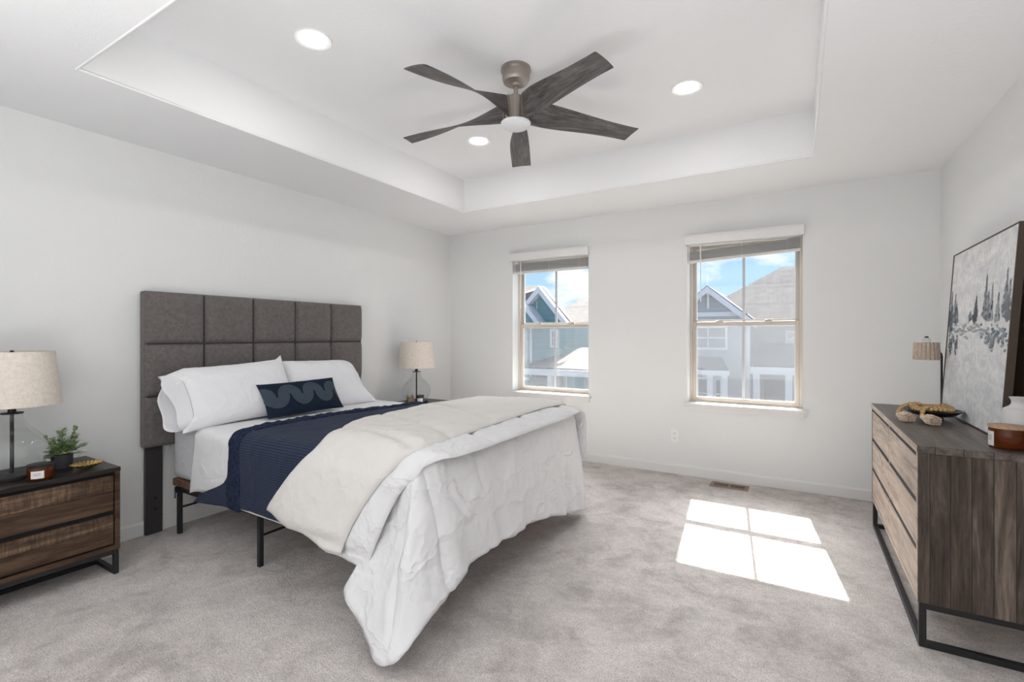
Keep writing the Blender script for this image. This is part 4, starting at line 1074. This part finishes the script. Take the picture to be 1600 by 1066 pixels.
for (ya, yb) in ((DY0+.029, ymid-.007), (ymid+.007, DY1-.029)):
    for k in range(3):
        a = z0+.022+hz*k+.003; b = a+hz-.024
        dr = put('drawer', MB().box(DX+.0005, DX+.018, ya, yb, a, b), M_drawer_light, t, bevel=.0015, off=o_)
        put('finger_groove', MB().box(DX+.003, DX+.020, ya, yb, b-.0005, b+.0205), M_gap, dr, off=o_)
mb = MB(); s = .024
for y in (DY0+.003, DY1-.003-s):
    mb.box(DX+.004, DX+.004+s, y, y+s, 0, z0); mb.box(XB-s-.004, XB-.004, y, y+s, 0, z0)
    mb.box(DX+.004+s, XB-s-.004, y, y+s, 0, s); mb.box(DX+.004+s, XB-s-.004, y, y+s, z0-s, z0-.0005)
mb.box(DX+.004, DX+.004+s, DY0+.003+s, DY1-.003-s, 0, s)
put('metal_base', mb, M_black, t, bevel=.001, off=o_)

# ------------------------------------------------------------------ items on the dresser
# abstract winter landscape leaning on the wall
ZD = DH
t = thing('painting', (4.285, -1.28, ZD), 'large framed grey and white winter tree painting leaning on right wall above dresser', 'painting')
lean = math.atan2(4.345-4.285, 1.722-ZD); t.rotation_euler[1] = lean
HH = (1.722-ZD)/cos(lean); Wl, Wr = .505, -.470      # local y extents (far, near)
k = NM('painted_canvas', .8, spec=.2)
sp = k.node('ShaderNodeSeparateXYZ'); k.l.new(k.coord(), sp.inputs[0])
n1 = k.noise(k.coord((1, 1, 2.2)), 7, 7, .68, 1.2); n2 = k.noise(k.coord((1, 2.4, 1)), 22, 6, .7, .5)
c = k.ramp(k.math('ADD', k.math('MULTIPLY', n1, .6), k.math('MULTIPLY', n2, .4)), [(.36, (.56, .575, .59)), (.5, (.74, .745, .75)), (.60, (.86, .855, .84))])
n3 = k.noise(k.coord(), 4, 3); c = k.mix(k.ramp(n3, [(.55, (0, 0, 0)), (.72, (.35,)*3)]), c, (.62, .56, .49))
k.base(c); k.bump(n2, .5, .004); M_canvas = k.m
cv = put('canvas', MB().box(-.014, -.002, Wr, Wl, .006, HH-.006), M_canvas, t)
mb = MB(); fw = .008
mb.box(-.018, .010, Wr-fw, Wr, 0, HH).box(-.018, .010, Wl, Wl+fw, 0, HH).box(-.018, .010, Wr, Wl, 0, .006).box(-.018, .010, Wr, Wl, HH-.006, HH)
put('frame', mb, NM('dark_frame', .5, (.060, .040, .028)).m, t, bevel=.001)
rnd = random.Random(5)
M_p = [NM('paint_%s' % nm, .85, c_, spec=.1).m for nm, c_ in (('slate', (.11, .125, .145)), ('grey', (.21, .225, .245)), ('pale', (.36, .38, .40)), ('teal', (.17, .235, .27)), ('ochre', (.55, .48, .40)))]
pm = [MB() for _ in M_p]
def dab(i, y, z, w_, h_, a=0, lay=0):
    w_ *= 1.35; h_ *= 1.15
    ca, sa = cos(a), sin(a); q = []
    for k_ in range(9):
        th = 2*pi*k_/9; rr = rnd.uniform(.55, 1.1); dy, dz = w_*rr*cos(th), h_*rr*sin(th)
        q.append((-.0145-.0003*(lay % 5)-rnd.uniform(0, .0003), y+dy*ca-dz*sa, z+dy*sa+dz*ca))
    q = [(x_, min(Wl-.003, max(Wr+.003, yy)), zz) for x_, yy, zz in q]
    pm[i].poly(q, (-.0004, 0, 0))
def fir(y, z, h_, w_, col, dens=26):
    for k_ in range(dens):
        s_ = (k_/dens); yy = y+rnd.uniform(-1, 1)*w_*(1-s_)*.55; dab(col if rnd.random() < .7 else (col+1) % 3, yy, z+h_*s_, .015*(1-s_)+.003, .012, rnd.uniform(-.6, .6), k_)
# local y: Wl = far/left in photo, Wr = near/right
for (yy, zz, hh_, ww_, c_) in ((.475, .50, .20, .06, 0), (.445, .47, .14, .05, 0), (.40, .53, .15, .015, 1), (.365, .52, .10, .06, 0), (.345, .52, .07, .05, 1),
        (.015, .515, .12, .075, 0), (-.12, .53, .20, .045, 1), (-.165, .52, .13, .05, 1), (-.21, .52, .16, .04, 2), (-.30, .51, .12, .05, 2), (-.385, .53, .20, .05, 1), (-.43, .51, .17, .05, 1), (.10, .53, .03, .05, 2)):
    fir(yy, zz, hh_, ww_, c_, 42)
for k_ in range(30): dab(2, rnd.uniform(-.44, .46), .47+rnd.gauss(0, .02), .035, .007, rnd.uniform(-.15, .15), 0)
for k_ in range(40): dab(rnd.choice((0, 1, 2)), .43+rnd.gauss(0, .03), .40+rnd.gauss(0, .025), .014, .008, rnd.uniform(-.4, .4), k_)
for k_ in range(14): dab(rnd.choice((0, 1)), .315+rnd.gauss(0, .012), .38+rnd.uniform(-.04, .07), .011, .012, rnd.uniform(-.6, .6), k_)
for k_ in range(70): dab(rnd.choice((1, 2, 2, 3)), -.30+rnd.gauss(0, .08), .43+rnd.gauss(0, .026), .013, .008, rnd.uniform(-.5, .5), k_)
for k_ in range(18): dab(rnd.choice((2, 4)), .14+rnd.gauss(0, .08), .48+rnd.gauss(0, .02), .014, .005, rnd.uniform(-.3, .3), k_)
for i, b_ in enumerate(pm): put('painted_trees', b_, M_p[i], cv)['kind'] = 'stuff'
# wooden board behind
bd = thing('wooden_board', (4.366, -1.62, ZD), 'brown walnut board leaning behind the near edge of the painting', 'board')
bd.rotation_euler[1] = radians(1.2)
put('panel', MB().box(0, .016, -.41, .30, 0, .875), M_board, bd, bevel=.002)

# desk lamp with ribbed shade
t = thing('desk_lamp', (4.240, -.700, ZD), 'small task lamp with black stem and fluted beige shade on far dresser end', 'lamp')
put('base', MB().lathe([(0, 0), (.057, 0), (.059, .003), (.059, .016), (.056, .019), (0, .019)], 40, caps=False), NM('dark_teal_metal', .4, (.035, .045, .05), .3).m, t, smooth=True)
put('pole', MB().tube([(.043, -.018, .018), (.043, -.018, .318), (.039, -.022, .335), (.028, -.034, .345), (-.01, -.065, .347)], .0058, 12), M_black, t, smooth=True)
sx, sy2 = -.040, -.092
n_, m_ = 120, 5; G = np.zeros((n_, m_, 3)); nrib = 18
for i in range(n_):
    a = 2*pi*i/n_; rb = .0075*abs(sin(a*nrib/2))
    for j in range(m_):
        s = j/(m_-1); R_ = .058-.005*s; G[i, j] = (sx+(R_+rb)*cos(a), sy2+(R_+rb)*sin(a), .300+.102*s)
k = NM('beige_plaster', .75); k.base(k.ramp(k.noise(k.coord(), 60, 4), [(.3, (.40, .32, .255)), (.7, (.56, .46, .38))])); M_beige = k.m
mb = MB(); V = mb.grid(G, closed_u=True)
shd = put('lamp_shade', mb, M_beige, t, smooth=True, angle=50)
put('shade_cap', MB().lathe([(0, .403), (.054, .4025), (.054, .400), (0, .400)], 48, c=(sx, sy2, 0), caps=False), M_beige, shd, smooth=True)
put('shade_lining', MB().lathe([(.0565, .300), (.052, .398), (0, .398)], 48, c=(sx, sy2, 0), caps=False), NM('copper_lining', .35, (.55, .26, .12), .8).m, shd, smooth=True)
put('bulb', MB().lathe([(.012, .39), (.012, .365), (.020, .348), (.020, .335), (0, .322)], 20, c=(sx, sy2, 0), caps=False), M_beige, t, smooth=True)
put('switch_socket', MB().lathe([(.020, .403), (.020, .424), (.014, .427), (.014, .430)], 24, c=(sx, sy2, 0)), M_glass, t, smooth=True)
put('finial', MB().lathe([(.010, .4305), (.010, .437), (.006, .440)], 16, c=(sx, sy2, 0)), M_black, t, smooth=True)

# dark footed bowl
bc = (4.149, -1.232)
t = thing('bowl', (*bc, ZD), 'shallow black footed bowl holding the wooden bead garland', 'bowl')
M_bowl = NM('black_ceramic', .35, (.022, .020, .020)).m
put('dish', MB().lathe([(0, .020), (.045, .020), (.085, .028), (.119, .052), (.122, .055), (.118, .056), (.082, .034), (0, .026)], 56, caps=False), M_bowl, t, smooth=True)
put('foot', MB().lathe([(.042, 0), (.044, .004), (.040, .020)], 40), M_bowl, t, smooth=True)
# bead garland with tassels
t = thing('bead_garland', (*bc, ZD), 'brown wooden bead garland with frayed rope tassels draped over the black bowl', 'garland')
k = NM('wooden_beads', .35, spec=.5); k.base(k.ramp(k.noise(k.coord(), 28, 2), [(.36, (.15, .075, .03)), (.5, (.40, .22, .08)), (.62, (.66, .45, .20))])); M_bead = k.m
path = []
for k_ in range(60):   # two loops in the bowl
    a = 1.0+k_/60*4*pi; R_ = .098-.030*(k_/60); path.append((R_*cos(a)*.92, R_*sin(a), .060+.012*(k_/60)+.004*sin(a*3)))
endA = [(-.06, .0, .070), (-.088, -.035, .072), (-.118, -.075, .060), (-.135, -.105, .030), (-.145, -.130, .018)]
endB = [(.02, -.06, .072), (-.015, -.095, .070), (-.045, -.125, .052), (-.060, -.155, .022)]
endB = [(-.02, -.06, .078), (-.045, -.092, .072), (-.062, -.120, .056), (-.070, -.150, .026)]
endA = [(-.05, .03, .078), (-.095, .03, .072), (-.130, .0, .056), (-.150, -.045, .030), (-.155, -.075, .018)]
def beads(tab, r0):
    c = cr(tab, 24); out = [c[0]]
    for p in c:
        if np.linalg.norm(p-out[-1]) > r0*1.7: out.append(p)
    return out
rnd = random.Random(3)
allb = [(p, .0105) for p in beads(path, .0105)]+[(p, .0112) for p in beads(endA, .011)]+[(p, .0108) for p in beads(endB, .011)]
proto = None
mbd = MB()
me = None
for p, r_ in allb:
    rr = r_*rnd.uniform(.85, 1.1)
    if me is None:
        b0 = put('bead', MB().ball((0, 0, 0), .0108, 14), M_bead, t, smooth='full'); me = b0.data; b_ = b0
    else:
        b_ = bpy.data.objects.new('bead', me); COL.objects.link(b_); b_.parent = t
    b_.location = p; s_ = rr/.0108; b_.scale = (s_, s_, s_)
k = NM('jute_tassel', .9); k.base(k.ramp(k.noise(k.coord(), 220, 3), [(.3, (.42, .28, .19)), (.5, (.76, .62, .48)), (.7, (.92, .83, .72))])); k.bump(k.noise(k.coord(), 160, 2), .8, .004); M_jute = k.m
def tassel(p, d):
    p = Vector(p); d = Vector(d).normalized(); mb = MB()
    for k_ in range(170):
        o1_ = Vector((rnd.gauss(0, 1), rnd.gauss(0, 1), rnd.gauss(0, .6))); o1_ = o1_-d*o1_.dot(d); o1_ = o1_.normalized()*rnd.random()**.5
        q = []
        for s_ in (0, .15, .4, .7, 1.0):
            sp_ = .008+.020*min(1, s_*2.2)
            c_ = p+d*.062*s_*(1+.12*o1_.x)+o1_*sp_+Vector((rnd.uniform(-1, 1), rnd.uniform(-1, 1), rnd.uniform(-1, 1)))*.0028
            c_.z = max(.004, c_.z-.006*s_); q.append(c_)
        mb.tube(q, .0019, 5)
    mb.ball(p-d*.004, .012, 12)
    tobj = put('tassel', mb, M_jute, t, smooth='full')
tassel((-.152, -.090, .026), (.55, -.8, -.05)); tassel((-.066, -.160, .030), (.62, -.78, -.05))

# vase
t = thing('vase', (4.308, -1.822, ZD), 'white ceramic bottle vase at the right edge in front of the brown board', 'vase')
vp = [(0, .001), (.050, .001), (.051, .010), (.052, .09), (.051, .125), (.047, .146), (.028, .158), (.023, .168), (.023, .180), (.029, .190), (.030, .194), (.025, .194), (.019, .178), (.018, .165), (0, .160)]
k = NM('white_ceramic', .5, (.66, .66, .65)); wv = k.noise(k.coord((60, 60, 3)), 3, 2); k.bump(wv, .25, .003)
put('body', MB().lathe(vp, 56, caps=False), k.m, t, smooth=True)
jar('candle', (4.250, -1.920, ZD), .057, .083, M_amber, M_lid, 'wide amber glass candle with wooden lid near the dresser corner', radians(195), (.12, .80), .30, lidt=.006)

#@@END
